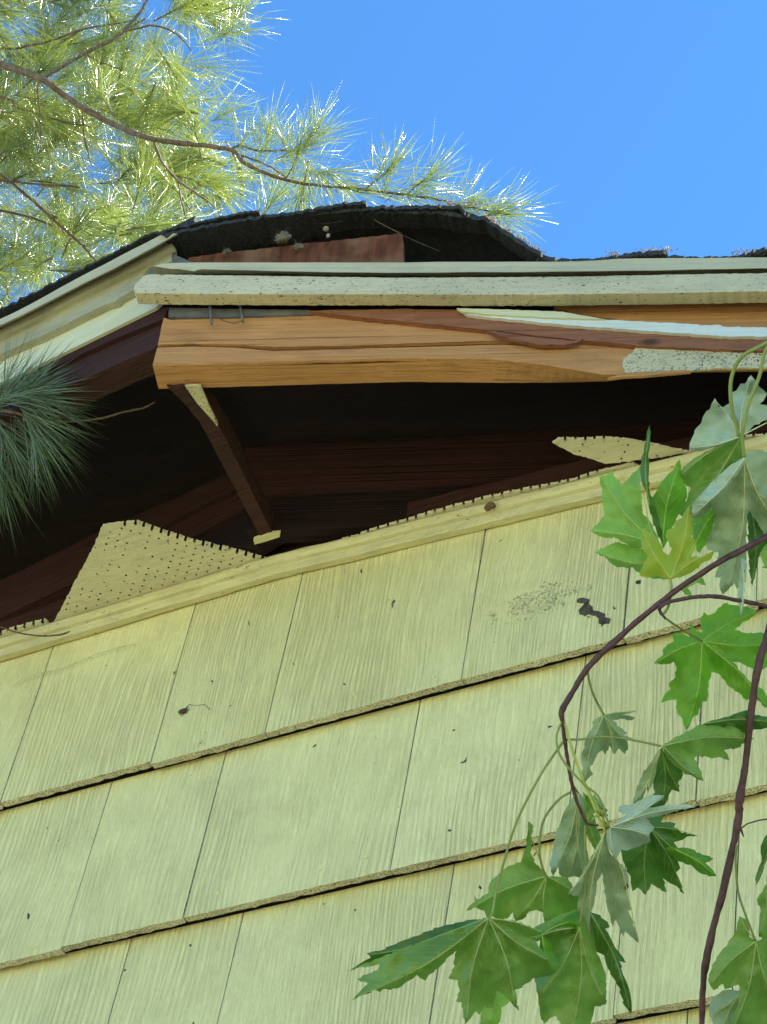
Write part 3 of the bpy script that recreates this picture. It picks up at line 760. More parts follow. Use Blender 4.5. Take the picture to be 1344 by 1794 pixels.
# ------------------------------------------------------------------ small separate things
def blob(bm, c, rad, sq=(1, 1, 1), seed=0, sub=3, amp=.35, fr=40):
    r = bmesh.ops.create_icosphere(bm, subdivisions=sub, radius=1.0)
    for v in r['verts']:
        d = v.co.normalized(); k = 1 + amp * noise.noise(d * 2.2 + Vector((seed, seed * .7, 0))) + amp * .5 * noise.noise(d * 6 + Vector((seed, 3, 0)))
        v.co = Vector(c) + Vector((d.x * sq[0], d.y * sq[1], d.z * sq[2])) * rad * k
    for f in bm.faces: f.smooth = True
def prp(x, y, off): u, z = PR.px(x, y, off); return PR.world(u, off, z)
def hairs(bm, c, rad, n, seed, r0=.0003):
    r = random.Random(seed)
    for _ in range(n):
        a = Vector([r.gauss(0, 1) for _ in range(3)]).normalized(); b = Vector([r.gauss(0, 1) for _ in range(3)]).normalized()
        p0 = Vector(c) + a * rad * r.uniform(.2, .9); p2 = Vector(c) + (a + b * .9) * rad * r.uniform(.7, 1.35); p1 = (p0 + p2) / 2 + b * rad * .3
        tube_mesh(bm, [p0, p1, p2], [r0, r0, r0 * .5], 3, cap=False)
def fluff(name, px, py, rad, label, cat, seed, sq=(1, .6, .8), off=.016):
    bm = bmesh.new(); c = prp(px, py, off); blob(bm, c, rad * .8, sq, seed, 4, .55); blob(bm, c + _n(np.array([1., .2, -.3])) * rad * .7, rad * .5, sq, seed + 3, 3, .6); hairs(bm, c, rad * .8, 90, seed, .00013)
    o = bm_obj(name, bm, M['fluff']); tag(o, label, cat); return o
fluff('cobweb_tuft', 494, 416, .0125, 'grey fluffy cobweb tuft in the gap under the lifted shingles', 'cobweb', 3)
fluff('cobweb_tuft', 522, 432, .0075, 'smaller pale cobweb lump to the right of the fluffy tuft on the red plywood', 'cobweb', 9)
fluff('leaf_debris', 397, 441, .0065, 'curled brown leaf crumb at the left end of the red plywood', 'leaf debris', 14, (1.2, .6, .6))
bm = bmesh.new(); blob(bm, prp(571, 401, .014), .0042, (1, 1, .9), 2, 3, .15); blob(bm, prp(575, 413, .014), .0035, (.8, .8, 1.4), 5, 2, .4)
tag(bm_obj('cocoon', bm, M['litter']), 'small round tan cocoon hanging above the red plywood end', 'cocoon')
bm = bmesh.new()
for A0, B0, sag in [((640, 375), (770, 440), 4), ((640, 375), (540, 392), 6), ((640, 375), (705, 409), 3)]:
    o_ = .004 if A0[1] < 500 else -.06
    tube_mesh(bm, spline([prp(A0[0], A0[1], o_), prp((A0[0] + B0[0]) / 2, (A0[1] + B0[1]) / 2 + sag, o_), prp(B0[0], B0[1], o_)], 5), [.00016] * 11, 4)
tag(bm_obj('cobweb_strands', bm, M['litter']), 'fine loose cobweb threads strung across the dark gap below the lifted shingles', 'cobweb')
# snail shell on the trim
bm = bmesh.new(); c = at_y(858, 890, -.031)
for k in range(46):
    t = k / 45; a = t * 4.2 * math.pi; rr = .0022 + .0034 * (1 - t) ; R0 = .0060 * (1 - t) ** 1.1
    if k == 0: pts, rad = [], []
    pts.append(Vector(c) + Vector((math.cos(a) * R0, -.001 - t * .003, math.sin(a) * R0))); rad.append(.0032 * (1 - t) + .0006)
tube_mesh(bm, pts, rad, 8)
tag(bm_obj('snail', bm, M['brown'], smooth=True), 'tiny brown snail shell stuck on the cream trim below the toothed soffit strip', 'snail')
# dead insect on the upper shake course
bm = bmesh.new(); c = Vector(at_y(320, 1246, -.021))
blob(bm, c, .0055, (1.25, .5, .8), 5, 3, .35)
r = random.Random(2)
for k in range(7):
    a = r.uniform(0, 6.28); tube_mesh(bm, [c, c + Vector((math.cos(a) * .007, -.001, math.sin(a) * .006)), c + Vector((math.cos(a + .5) * .0105, .002, math.sin(a + .5) * .009))], [.0006, .0005, .0003], 4)
tube_mesh(bm, [Vector(at_y(x, y, -.0205)) for x, y in [(326, 1240), (332, 1234), (345, 1236), (358, 1234), (368, 1243)]], [.0005, .0005, .0003, .0004, .0004], 4)
tag(bm_obj('dead_insect', bm, M['bare'], smooth=True), 'dark dried insect clinging to the cream shake in the upper row at left', 'insect')
# dry twig lodged on the left soffit strip
bm = bmesh.new(); pts = spline([tuple(at_y(x, y, yy)) for x, y, yy in [(-40, 1090, -.06), (0, 1098, -.055), (30, 1108, -.05), (70, 1114, -.045), (105, 1112, -.04), (123, 1106, -.036)]], 5)
tube_mesh(bm, pts, list(np.linspace(.0009, .0016, len(pts) - 3)) + [.0014, .0010, .0004], 6)
tag(bm_obj('dry_twig', bm, M['brown']), 'thin curved brown twig lying across the trim at the far left', 'twig')
# dried tendril on the shake
bm = bmesh.new()
pts = spline([tuple(at_y(x, y, -.0125 + (y - 1110) * -.00003)) for x, y in [(22, 1203), (38, 1190), (58, 1184), (80, 1177), (110, 1171), (140, 1158), (172, 1145), (200, 1137), (230, 1129), (238, 1131)]], 4)
tube_mesh(bm, pts, [.0007] * len(pts), 5)
tag(bm_obj('dried_tendril', bm, M['trim']), 'thin dried vine tendril painted over on the upper left shakes', 'tendril')
# crumbs of dry needles on the humped roof edge
bm = bmesh.new(); r = random.Random(9)
def crumb(px, py, off):
    p = Vector(prp(px, py, off)); d = Vector((r.gauss(0, 1), r.gauss(0, 1), abs(r.gauss(0, .6)))).normalized() * r.uniform(.002, .007)
    tube_mesh(bm, [p, p + d * .5 + Vector((0, 0, .001)), p + d], [.0004, r.uniform(.0005, .0011), .0003], 4)
edge = [(850, 379), (866, 390), (900, 410), (930, 430), (958, 447)]
for _ in range(150):
    i = r.randrange(4); t = r.random(); crumb(edge[i][0] + (edge[i + 1][0] - edge[i][0]) * t, edge[i][1] + (edge[i + 1][1] - edge[i][1]) * t + r.uniform(-1, 3), r.uniform(-.03, .022))
for _ in range(40): crumb(r.gauss(808, 22), r.uniform(357, 362), r.uniform(-.02, .022))
for _ in range(26): crumb(r.gauss(1075, 5), r.uniform(441, 448), r.uniform(-.02, .01))
for _ in range(50): crumb(r.gauss(1150, 20), r.uniform(436, 441), r.uniform(-.02, .01))
for _ in range(60): crumb(r.uniform(1280, 1360), 449 - r.uniform(0, 10), r.uniform(-.02, .01))
for _ in range(40): crumb(r.uniform(660, 850), r.uniform(360, 366), r.uniform(-.02, .02))
tag(bm_obj('roof_litter', bm, M['litter']), 'sunlit crumbs of dry needles and bark along the sagging shingle edge', 'roof litter', kind='stuff')

# ------------------------------------------------------------------ pines
def needles_mesh(name, tufts, length, width, per, mat, parent, seed, spread=(14, 62), droop=.25, stem=.07, toneb=0., tw=()):
    """tufts: list of (origin, axis); needles are slender three-sided spikes bunched round the shoot end"""
    g = np.random.default_rng(seed)
    n = len(tufts) * per
    O = np.repeat(np.array([t[0] for t in tufts]), per, 0); A = np.repeat(np.array([_n(np.array(t[1])) for t in tufts]), per, 0)
    rv = g.normal(size=(n, 3)); rv -= (rv * A).sum(1)[:, None] * A; rv /= np.linalg.norm(rv, axis=1)[:, None]
    th = np.radians(g.uniform(spread[0], spread[1], n))
    D = A * np.cos(th)[:, None] + rv * np.sin(th)[:, None]
    L = length * g.uniform(.7, 1.12, n)
    base = O - A * (g.random(n) ** 1.3 * stem)[:, None]
    S = np.cross(D, g.normal(size=(n, 3))); S /= np.linalg.norm(S, axis=1)[:, None]; T = np.cross(D, S)
    dr = (L * droop * g.uniform(.3, 1.2, n))[:, None] * np.array([0, 0, -1.])
    w_ = width * g.uniform(.75, 1.25, n)[:, None]
    mid = base + D * (L * .5)[:, None] + dr * .25
    tip = base + D * L[:, None] + dr
    V = np.concatenate([base + S * w_ * .35, base - S * w_ * .35, base + T * w_ * .35,
                        mid + S * w_ * .5, mid - S * w_ * .5, mid + T * w_ * .5, tip], 1).reshape(-1, 3)
    if len(tw):                               # short woody shoots that carry the bunches
        o2 = np.array([t[0] for t in tw]); a2 = np.array([_n(np.array(t[1])) for t in tw]); s2 = np.cross(a2, np.array([.3, .5, .8])); s2 /= np.linalg.norm(s2, axis=1)[:, None]; t2 = np.cross(a2, s2)
        b2 = o2 - a2 * .075 + np.array([0, 0, -.006]); m2 = o2 - a2 * .03; w2 = .003
        V = np.concatenate([V, np.concatenate([b2 + s2 * w2 * .6, b2 - s2 * w2 * .6, b2 + t2 * w2 * .6, m2 + s2 * w2 * .45, m2 - s2 * w2 * .45, m2 + t2 * w2 * .45, o2 + a2 * .006], 1).reshape(-1, 3)])
    nn = n; n = n + len(tw)
    k = np.arange(n)[:, None] * 7
    quads = np.concatenate([k + np.array([[0, 1, 4, 3]]), k + np.array([[1, 2, 5, 4]]), k + np.array([[2, 0, 3, 5]])], 1).reshape(-1, 4)
    tris = np.concatenate([k + np.array([[3, 4, 6]]), k + np.array([[4, 5, 6]]), k + np.array([[5, 3, 6]])], 1).reshape(-1, 3)
    me = bpy.data.meshes.new(name)
    me.vertices.add(len(V)); me.vertices.foreach_set('co', V.ravel())
    loops = np.concatenate([quads.ravel(), tris.ravel()]); me.loops.add(len(loops)); me.loops.foreach_set('vertex_index', loops.astype(np.int32))
    st = np.concatenate([np.arange(len(quads)) * 4, len(quads) * 4 + np.arange(len(tris)) * 3]).astype(np.int32)
    me.polygons.add(len(st)); me.polygons.foreach_set('loop_start', st)
    me.update(calc_edges=True)
    tone = np.repeat(np.clip(g.normal(.5 + toneb, .25, n), 0, 1), 7)
    a = me.attributes.new('tone', 'FLOAT', 'POINT'); a.data.foreach_set('value', tone.astype(np.float32))
    mi = (np.concatenate([np.repeat(np.arange(n), 3)] * 2) >= nn).astype(np.int32); me.polygons.foreach_set('material_index', mi)
    me.validate()
    return link(name, me, [mat, M['bark_pine']], parent, None, True)

pine = thing('pine_tree', 'tall sunlit green pine tree with long needles rising behind the roof', 'pine tree', (-5.6, 2.6, 0))
D0 = 4.6
def P3(x, y, d=D0): return at_d(x, y, d)
def branch_obj(parent, pts, mat, name='branch', seg=7, wob=.003, seed=0):
    """pts: (px, py, depth, radius in photo pixels)"""
    sp = spline(pts, 6); bm = bmesh.new(); r = random.Random(seed); P, Rr = [], []
    for q in sp:
        p = at_d(q[0], q[1], q[2]) + np.array([r.uniform(-1, 1) for _ in range(3)]) * wob * .3
        P.append(p); Rr.append(max(.0006, q[3] / F * q[2]) * r.uniform(.88, 1.14))
    tube_mesh(bm, P, Rr, seg)
    return bm_obj(name, bm, mat, parent), P
# trunk, out of the frame to the left
bm = bmesh.new(); tb = at_d(-330, 60, 5.2)
tr_x, tr_y = tb[0] - .15, tb[1] + .3
pts = [(tr_x + .05 * math.sin(z * .7), tr_y + .05 * math.cos(z * .9), z) for z in np.linspace(0, 13, 27)]
tube_mesh(bm, pts, list(np.linspace(.19, .03, 27)), 14)
bm_obj('trunk', bm, M['bark_pine'], pine)
boughs = [
 [(-420, 40, 5.1, 12), (-200, 60, 4.9, 9), (-40, 98, 4.7, 6.5), (0, 112, 4.65, 6), (75, 140, 4.6, 5.5), (110, 165, 4.6, 5), (160, 197, 4.58, 5.5), (215, 225, 4.55, 5), (265, 243, 4.5, 5), (330, 252, 4.5, 4.4), (405, 262, 4.45, 4), (425, 283, 4.42, 4), (470, 305, 4.4, 3.4), (510, 317, 4.4, 3), (560, 325, 4.4, 2.6), (640, 332, 4.38, 2.4), (700, 340, 4.35, 2.2), (760, 348, 4.34, 2), (820, 362, 4.32, 1.8), (892, 376, 4.3, 1.3)],
 [(73, 138, 4.6, 4), (100, 122, 4.62, 3.6), (150, 92, 4.64, 3.5), (200, 68, 4.66, 3.3), (225, 45, 4.68, 3), (250, 15, 4.7, 2.8), (275, -30, 4.72, 2.5), (330, -90, 4.75, 2)],
 [(268, 246, 4.5, 2.6), (285, 285, 4.48, 2.5), (310, 315, 4.46, 2.2), (345, 340, 4.44, 1.8), (372, 358, 4.44, 1.2)],
 [(408, 260, 4.45, 2.2), (422, 255, 4.45, 2), (450, 263, 4.42, 1.8), (520, 262, 4.4, 1.6), (545, 240, 4.38, 1.4), (560, 222, 4.36, 1)],
 [(408, 268, 4.45, 2.2), (430, 275, 4.43, 2), (470, 290, 4.4, 1.6), (500, 310, 4.38, 1.4)],
 [(-420, 90, 5.3, 6), (-20, 165, 4.9, 3), (30, 188, 4.85, 2.6), (100, 210, 4.8, 2.2), (160, 222, 4.8, 1.5)],
 [(-420, 200, 5.5, 8), (-60, 270, 5.2, 3.4), (0, 305, 5.2, 3.2), (50, 345, 5.15, 3), (100, 390, 5.1, 2.6), (150, 436, 5.1, 2), (172, 462, 5.1, 1.5)],
 [(215, 55, 4.67, 2), (270, 45, 4.65, 1.9), (310, 60, 4.62, 1.7), (335, 88, 4.6, 1.2)],
 [(312, 318, 4.46, 1.6), (318, 350, 4.45, 1.5), (326, 384, 4.44, 1.1)],
 [(500, 314, 4.4, 1.5), (514, 290, 4.38, 1.4), (524, 264, 4.37, 1.2)],
 [(642, 330, 4.38, 1.4), (665, 312, 4.36, 1.3), (692, 291, 4.35, 1.1)],
 [(712, 341, 4.35, 1.3), (730, 325, 4.34, 1.2), (752, 309, 4.33, 1)],
 [(-420, -40, 5.2, 7), (-40, 75, 4.9, 2.6), (60, 78, 4.85, 2.2), (150, 50, 4.8, 2), (240, 35, 4.8, 1.4)],
 [(-300, 300, 5.4, 6), (-20, 315, 5.1, 2.4), (60, 322, 5.05, 2), (140, 328, 5.0, 1.4)],
 [(150, 95, 4.64, 1.8), (180, 110, 4.62, 1.6), (215, 122, 4.6, 1.2)],
 [(65, 150, 4.7, 1.6), (70, 210, 4.7, 1.5), (72, 260, 4.7, 1.1)],
 [(145, 195, 4.66, 1.6), (148, 240, 4.65, 1.5), (160, 290, 4.65, 1.1)],
 [(-420, 340, 5.6, 7), (-80, 360, 5.3, 3), (20, 372, 5.3, 2.4), (90, 395, 5.25, 1.8), (150, 432, 5.2, 1.2)],
]
bobj = []
for i, b in enumerate(boughs):
    o, P = branch_obj(pine, b, M['bark_pine'], seed=i); bobj.append((o, b))
# tufts: named ones at twig ends plus a dense fill of the crown that the photo shows
crown = [(-430, -250), (520, -250), (505, -80), (478, 0), (440, 52), (405, 110), (385, 160), (392, 205), (430, 222), (442, 262), (470, 300), (520, 330), (600, 345), (640, 352), (640, 380), (300, 420), (160, 480), (0, 545), (-430, 640)]
def inpoly(x, y, P):
    c = False; j = len(P) - 1
    for i in range(len(P)):
        if (P[i][1] > y) != (P[j][1] > y) and x < (P[j][0] - P[i][0]) * (y - P[i][1]) / (P[j][1] - P[i][1]) + P[i][0]: c = not c
        j = i
    return c
r = random.Random(21)
def scr_dir(dx, dy, dz):           # direction given on screen (right, up) and towards depth
    return MW @ np.array([dx, dy, -dz])
groups = {i: [] for i in range(len(boughs))}
twigs = {i: [] for i in range(len(boughs))}
def nearest(x, y):
    best, bi = 1e9, 0
    for i, b in enumerate(boughs):
        for q in b:
            d = (q[0] - x) ** 2 + (q[1] - y) ** 2
            if d < best: best, bi, bq = d, i, q
    return bi, bq, math.sqrt(best)
cnt = 0
while cnt < 700:
    x = r.uniform(-430, 640); y = r.uniform(-250, 640)
    if not inpoly(x, y, crown): continue
    if noise.noise((x * .011, y * .011, 3.3)) < -.28 and r.random() < .75: continue
    # keep tuft centres back from the outline so the needle tips make it
    if x > 330 and y < 230 and not inpoly(x + 55, y - 10, crown): continue
    if x > 430 and r.random() < .75: continue
    bi, bq, dd = nearest(x, y)
    d = bq[2] + r.uniform(.02, .95)
    ax = scr_dir(r.gauss(.25, .55), r.gauss(.05, .6), r.gauss(-.1, .5))
    o = at_d(x, y, d)
    groups[bi].append((o, ax)); twigs[bi].append((o, ax)); cnt += 1
special = [(560, 222, 3, .45, .75), (545, 238, 3, .5, .5), (530, 262, 10, .6, .2), (524, 262, 9, .2, .8), (500, 250, 4, -.3, .8), (590, 300, 6, .7, .1), (560, 310, 6, .4, -.4), (600, 325, 6, .6, -.5),
           (692, 290, 10, .6, .5), (680, 300, 10, .1, .8), (752, 309, 11, .5, .65), (740, 320, 11, .7, .1), (892, 376, 0, .9, .05), (880, 372, 0, .8, .25), (868, 368, 0, .6, -.3), (820, 362, 0, .7, .5), (800, 356, 0, .5, .2),
           (640, 334, 0, .7, -.1), (720, 345, 0, .8, -.15), (455, 262, 3, .2, .7), (470, 230, 3, .1, .9), (430, 235, 3, .3, .6), (392, 60, 1, .6, .2), (400, 15, 1, .7, .3), (375, 120, 1, .6, -.1), (360, 175, 0, .7, .1), (420, 30, 1, .5, .5), (385, 205, 0, .6, .3)]
ends = {i: [] for i in range(len(boughs))}
for x, y, bi, dx, dy in special:
    d = nearest(x, y)[1][2]
    ends[bi].append((at_d(x, y, d), scr_dir(dx, dy, r.uniform(-.3, .3))))
for bi, g in groups.items():
    if ends[bi]: needles_mesh('needles', ends[bi], .118, .0013, 36, M['needle'], bobj[bi][0], 300 + bi, (6, 58), .14)
    if not g: continue
    needles_mesh('needles', g, .126, .00135, 84 if bi in (0, 1, 2, 5, 6, 7, 8) else 62, M['needle'], bobj[bi][0], 100 + bi, (8, 62), .16, tw=twigs[bi])

near = thing('pine_tree', 'nearer pine whose shaded blue-green needle spray hangs before the left soffit', 'pine tree', (-3.35, -1.1, 0))
bm = bmesh.new(); pts = [(-3.35 + .03 * math.sin(z), -1.1, z) for z in np.linspace(0, 6.5, 14)]
tube_mesh(bm, pts, list(np.linspace(.08, .015, 14)), 10)
bm_obj('trunk', bm, M['bark_pine'], near)
DN = 3.28
nb = [[(-560, 640, DN + .1, 6), (-200, 690, DN + .05, 4), (-60, 715, DN, 4), (20, 722, DN, 3), (60, 735, DN, 2.6)],
      [(40, 735, DN, 2.4), (80, 738, DN, 2.2), (130, 738, DN, 2.0), (180, 732, DN, 1.9), (215, 722, DN, 1.8), (250, 715, DN, 1.6), (272, 704, DN, 1.4)],
      [(-300, 760, DN, 3), (-80, 770, DN, 2.5), (10, 790, DN, 2.4)]]
nbo = [branch_obj(near, b, M['bark_pine'], seed=40 + i, wob=.001)[0] for i, b in enumerate(nb)]
g0 = []
for x, y, dx, dy in [(72, 690, .8, .0), (60, 700, .85, -.15), (60, 720, .9, -.3), (70, 740, .8, -.55), (40, 745, .6, -.7), (20, 690, .7, .25), (0, 700, .4, .5), (10, 760, .5, -.8), (-20, 730, .5, -.3), (-40, 690, .5, .3), (50, 690, .6, .3), (-30, 780, .4, -.9), (20, 780, .25, -.95), (60, 760, .5, -.8)]:
    g0.append((at_d(x, y, DN + r.uniform(-.04, .06)), scr_dir(dx, dy, r.uniform(-.25, .25))))
needles_mesh('needles', g0, .122, .0012, 34, M['needle_near'], nbo[0], 7, (6, 42), .10, .035)
g1 = [(at_d(x, y, DN + .03), scr_dir(dx, dy, 0)) for x, y, dx, dy in [(-10, 800, .2, -.95), (0, 840, .1, -1), (-30, 830, .1, -.9), (-60, 760, .5, -.7)]]
needles_mesh('needles', g1, .112, .0012, 30, M['needle_near'], nbo[2], 8, (6, 36), .10, .03)
g2 = [(at_d(x, y, DN - .03), scr_dir(dx, dy, 0)) for x, y, dx, dy in [(10, 690, .25, .9), (40, 680, .75, .6)]]
needles_mesh('needles', g2, .120, .0011, 9, M['needle_near'], nbo[1], 9, (4, 24), .05, .02)

# ------------------------------------------------------------------ maple
maple = thing('maple_tree', 'young maple with dark red twigs and drooping jagged green leaves at the right', 'maple tree', (.35, -.75, 0))
bm = bmesh.new(); mt = at_d(1900, 1200, 1.85)
pts = [(mt[0] + .04 * math.sin(z * 1.3), mt[1] + .03 * math.cos(z), z) for z in np.linspace(0, 4.6, 18)]
tube_mesh(bm, pts, list(np.linspace(.035, .009, 18)), 10)
bm_obj('trunk', bm, M['bark_maple'], maple)
DM = 1.78
mb = {
 'A': [(1900, 700, 1.85, 9), (1600, 800, 1.84, 7.5), (1400, 908, 1.8, 6.2), (1344, 940, 1.79, 5.8), (1260, 985, DM, 5.6), (1180, 1038, DM, 5.4), (1100, 1103, DM, 5.2), (1036, 1163, DM, 5.8), (1008, 1205, DM, 4.8), (985, 1245, DM, 5.2), (986, 1265, DM, 3.8), (990, 1300, DM, 3.4), (997, 1345, DM, 3.2), (1005, 1385, DM, 3.2), (1018, 1422, DM, 2.8), (1030, 1443, DM, 2.2), (1048, 1446, DM, 1.6)],
 'B': [(1900, 760, 1.86, 9), (1600, 860, 1.85, 8), (1440, 960, 1.85, 7), (1365, 1050, 1.84, 6.4), (1344, 1115, 1.83, 6.4), (1326, 1180, 1.82, 6.6), (1316, 1250, 1.82, 6.2), (1306, 1340, 1.82, 6.4), (1296, 1400, 1.82, 7.4), (1293, 1440, 1.82, 6.8), (1272, 1540, 1.82, 6.4), (1250, 1625, 1.82, 6.2), (1236, 1690, 1.82, 6.8), (1231, 1740, 1.82, 5.4), (1228, 1840, 1.82, 5.2), (1220, 1960, 1.82, 4.5)],
 'C': [(1600, 1010, 1.85, 5), (1420, 1085, 1.82, 4.2), (1344, 1063, 1.81, 4), (1310, 1055, 1.8, 3.8), (1260, 1046, 1.79, 3.8), (1220, 1046, 1.78, 3.6), (1180, 1053, 1.775, 3.4), (1158, 1062, 1.77, 3.8), (1157, 1072, 1.77, 3), (1166, 1084, 1.77, 2.0)],
}
mbo = {k: branch_obj(maple, v, M['bark_maple'], seed=60 + i, wob=.0008, seg=10)[0] for i, (k, v) in enumerate(mb.items())}
for o in mbo.values():
    o.data.polygons.foreach_set('use_smooth', [True] * len(o.data.polygons))

# unseen leaf cluster added toward the sun to shade the leaves in view
bm = bmesh.new(); r = random.Random(77)
for _ in range(300):
    c = np.array(at_d(1250, 850, 1.8)) + np.array(sdir) * r.uniform(.62, 1.05) + np.array([r.gauss(0, .17), r.gauss(0, .17), r.gauss(0, .12)])
    q = MW.T @ (c - CAM); fx, fy = 672 + q[0] / -q[2] * F, 897 - q[1] / -q[2] * F
    if q[2] < 0 and -300 < fx < 1344 + 260 and -260 < fy < 2054: continue
    U = _n(np.array([r.gauss(0, 1), r.gauss(0, 1), r.gauss(0, .4)])); W = _n(np.cross(U, np.array([r.gauss(0, .4), r.gauss(0, .4), 1])))
    cc = bm.verts.new(c); ring = []
    for k in range(20):
        a = k / 20 * 6.283; lob = (.045 + .028 * (k % 4 == 0) - .016 * (k % 4 == 2)); ring.append(bm.verts.new(Vector(c + (U * math.cos(a) + W * math.sin(a)) * lob + np.array([0, 0, -.006 * (k % 3)]))))
    for k in range(20): bm.faces.new((cc, ring[k], ring[(k + 1) % 20]))
bm_obj('shading_leaves', bm, M['lf_mid'], maple)

def serr(P, step=20, amp=3.0, seed=0):
    r_ = random.Random(seed); A = sum(P[i][0] * P[(i + 1) % len(P)][1] - P[(i + 1) % len(P)][0] * P[i][1] for i in range(len(P)))
    sg = 1 if A > 0 else -1; out = []
    for i in range(len(P)):
        a, b = P[i], P[(i + 1) % len(P)]; L = math.hypot(b[0] - a[0], b[1] - a[1]); out.append(a)
        if L > step:
            dx, dy = (b[0] - a[0]) / L, (b[1] - a[1]) / L; nx, ny = dy * sg, -dx * sg
            k = int(L / step)
            for q in range(k):
                s0 = L * (q + .45 + r_.uniform(-.1, .1)) / k; am = amp * r_.uniform(.4, 1.2)
                out.append((a[0] + dx * s0 + nx * am, a[1] + dy * s0 + ny * am))
                if r_.random() < .6: out.append((a[0] + dx * (s0 + 3) + nx * (-.4), a[1] + dy * (s0 + 3) - .4 * ny))
    return out
def segdist(p, a, b):
    ax, ay = a; bx, by = b; vx, vy = bx - ax, by - ay; L2 = vx * vx + vy * vy or 1
    t = max(0, min(1, ((p[0] - ax) * vx + (p[1] - ay) * vy) / L2)); return math.hypot(p[0] - ax - vx * t, p[1] - ay - vy * t), t
def leaf(crop, base, outline, tips, d0, mat, grad=(0, 0), fold=.0006, stalk=None, smat='stalk', parent=None, srad=1.7, seed=0, bend=0.0, curl=.009):
    ox, oy, sc = crop
    cv = lambda p: (ox + p[0] / sc, oy + p[1] / sc)
    B = cv(base); O = serr([cv(p) for p in outline], 15, 1.9, seed); T = [cv(p) for p in tips]
    veins = []
    for i, t in enumerate(T):
        mx_, my_ = (B[0] + t[0]) / 2, (B[1] + t[1]) / 2; dx, dy = t[0] - B[0], t[1] - B[1]; k = .05 * (1 if i % 2 else -1)
        pl = spline([B, (mx_ - dy * k, my_ + dx * k), (B[0] + dx * .97, B[1] + dy * .97)], 5)
        veins.append([(float(q[0]), float(q[1])) for q in pl])
    segs = [(v[i], v[i + 1]) for v in veins for i in range(len(v) - 1)]
    R_size = max(math.hypot(p[0] - B[0], p[1] - B[1]) for p in O)
    def depth(p):
        dm = min(segdist(p, a, b)[0] for a, b in segs)
        rr = math.hypot(p[0] - B[0], p[1] - B[1])
        q = dm / (1 + dm / 40.0)
        nz = noise.noise((p[0] * .018 + seed * 3.1, p[1] * .018, seed)) * curl + noise.noise((p[0] * .05, p[1] * .05 + seed, 4.)) * curl * .35
        return d0 + grad[0] * (p[0] - B[0]) * 1e-4 + grad[1] * (p[1] - B[1]) * 1e-4 + fold * q + bend * (rr / R_size) ** 2 + nz * min(1, rr / 40)
    pts = [Vector(p) for p in O]; n = len(pts); r_ = random.Random(seed)
    xs = [p[0] for p in O]; ys = [p[1] for p in O]; st = 6.0
    y = min(ys)
    while y < max(ys):
        x = min(xs)
        while x < max(xs):
            q = (x + r_.uniform(-1.5, 1.5), y + r_.uniform(-1.5, 1.5))
            if inpoly(q[0], q[1], O) and min(segdist(q, O[i], O[(i + 1) % n])[0] for i in range(n)) > 2.2: pts.append(Vector(q))
            x += st
        y += st
    for v in veins:
        for q in v:
            if inpoly(q[0], q[1], O): pts.append(Vector(q))
    res = delaunay_2d_cdt(pts, [], [list(range(n))], 1, 1e-4)
    bm = bmesh.new(); lay = bm.verts.layers.float.new('shade'); vs2 = [bm.verts.new(Vector(at_d(p.x, p.y, depth((p.x, p.y))))) for p in res[0]]
    for v, p in zip(vs2, res[0]):
        dm = min(segdist((p.x, p.y), a, b)[0] for a, b in segs); v[lay] = max(0., 1 - dm / 5.0) * .5
    for f in res[2]:
        try: ff = bm.faces.new([vs2[i] for i in f]); ff.smooth = True
        except ValueError: pass
    # veins stand proud of the underside
    for v in veins:
        k = len(v); L = math.hypot(v[-1][0] - v[0][0], v[-1][1] - v[0][1])
        keep = [q for q in v if inpoly(q[0], q[1], O) or q == v[0]]
        if len(keep) > 2:
            tube_mesh(bm, [at_d(q[0], q[1], depth(q) - .0003) for q in keep], list(np.linspace(.00062, .00022, len(keep))), 5, 1, False)
        # side veins
        m_ = int(L / 17)
        for q in range(1, m_):
            t = q / m_ * .92; i = min(int(t * (k - 1)), k - 2); ft = t * (k - 1) - i
            a = (v[i][0] + (v[i + 1][0] - v[i][0]) * ft, v[i][1] + (v[i + 1][1] - v[i][1]) * ft)
            dx, dy = v[i + 1][0] - v[i][0], v[i + 1][1] - v[i][1]; l_ = math.hypot(dx, dy) or 1; dx /= l_; dy /= l_
            for sg in (1, -1):
                an = math.radians(40) * sg; ex, ey = dx * math.cos(an) - dy * math.sin(an), dx * math.sin(an) + dy * math.cos(an)
                ln = L * .30 * (1 - abs(t - .35)); pp = []
                for w_ in range(6):
                    s_ = ln * w_ / 5; q2 = (a[0] + ex * s_ + dx * s_ * s_ * .003, a[1] + ey * s_ + dy * s_ * s_ * .003)
                    if not inpoly(q2[0], q2[1], O): break
                    if w_ > 1 and min(segdist(q2, c, d)[0] for c, d in segs) < 2.5: break
                    pp.append(at_d(q2[0], q2[1], depth(q2) - .0001))
                if len(pp) > 2: tube_mesh(bm, pp, list(np.linspace(.00024, .0001, len(pp))), 4, 1, False)
    me = bpy.data.meshes.new('leaf'); bm.to_mesh(me); bm.free()
    o = link('leaf', me, [M[mat], M['vein_' + mat] if 'vein_' + mat in M else M['stalk']], parent or maple)
    if stalk:
        bm = bmesh.new(); q = [(*p, None) for p in stalk]
        ds = [s_[2] if len(s_) > 2 else None for s_ in stalk]
        P = [(s_[0], s_[1], (s_[2] if len(s_) > 2 else DM + (depth(B) - .0008 - DM) * (i / (len(stalk) - 1)))) for i, s_ in enumerate(stalk)]
        sp = spline(P, 6)
        tube_mesh(bm, [at_d(a[0], a[1], a[2]) for a in sp], [max(.0005, srad * 1.25 / F * a[2]) for a in sp], 7)
        bm_obj('stalk', bm, M[smat], o)
    return o
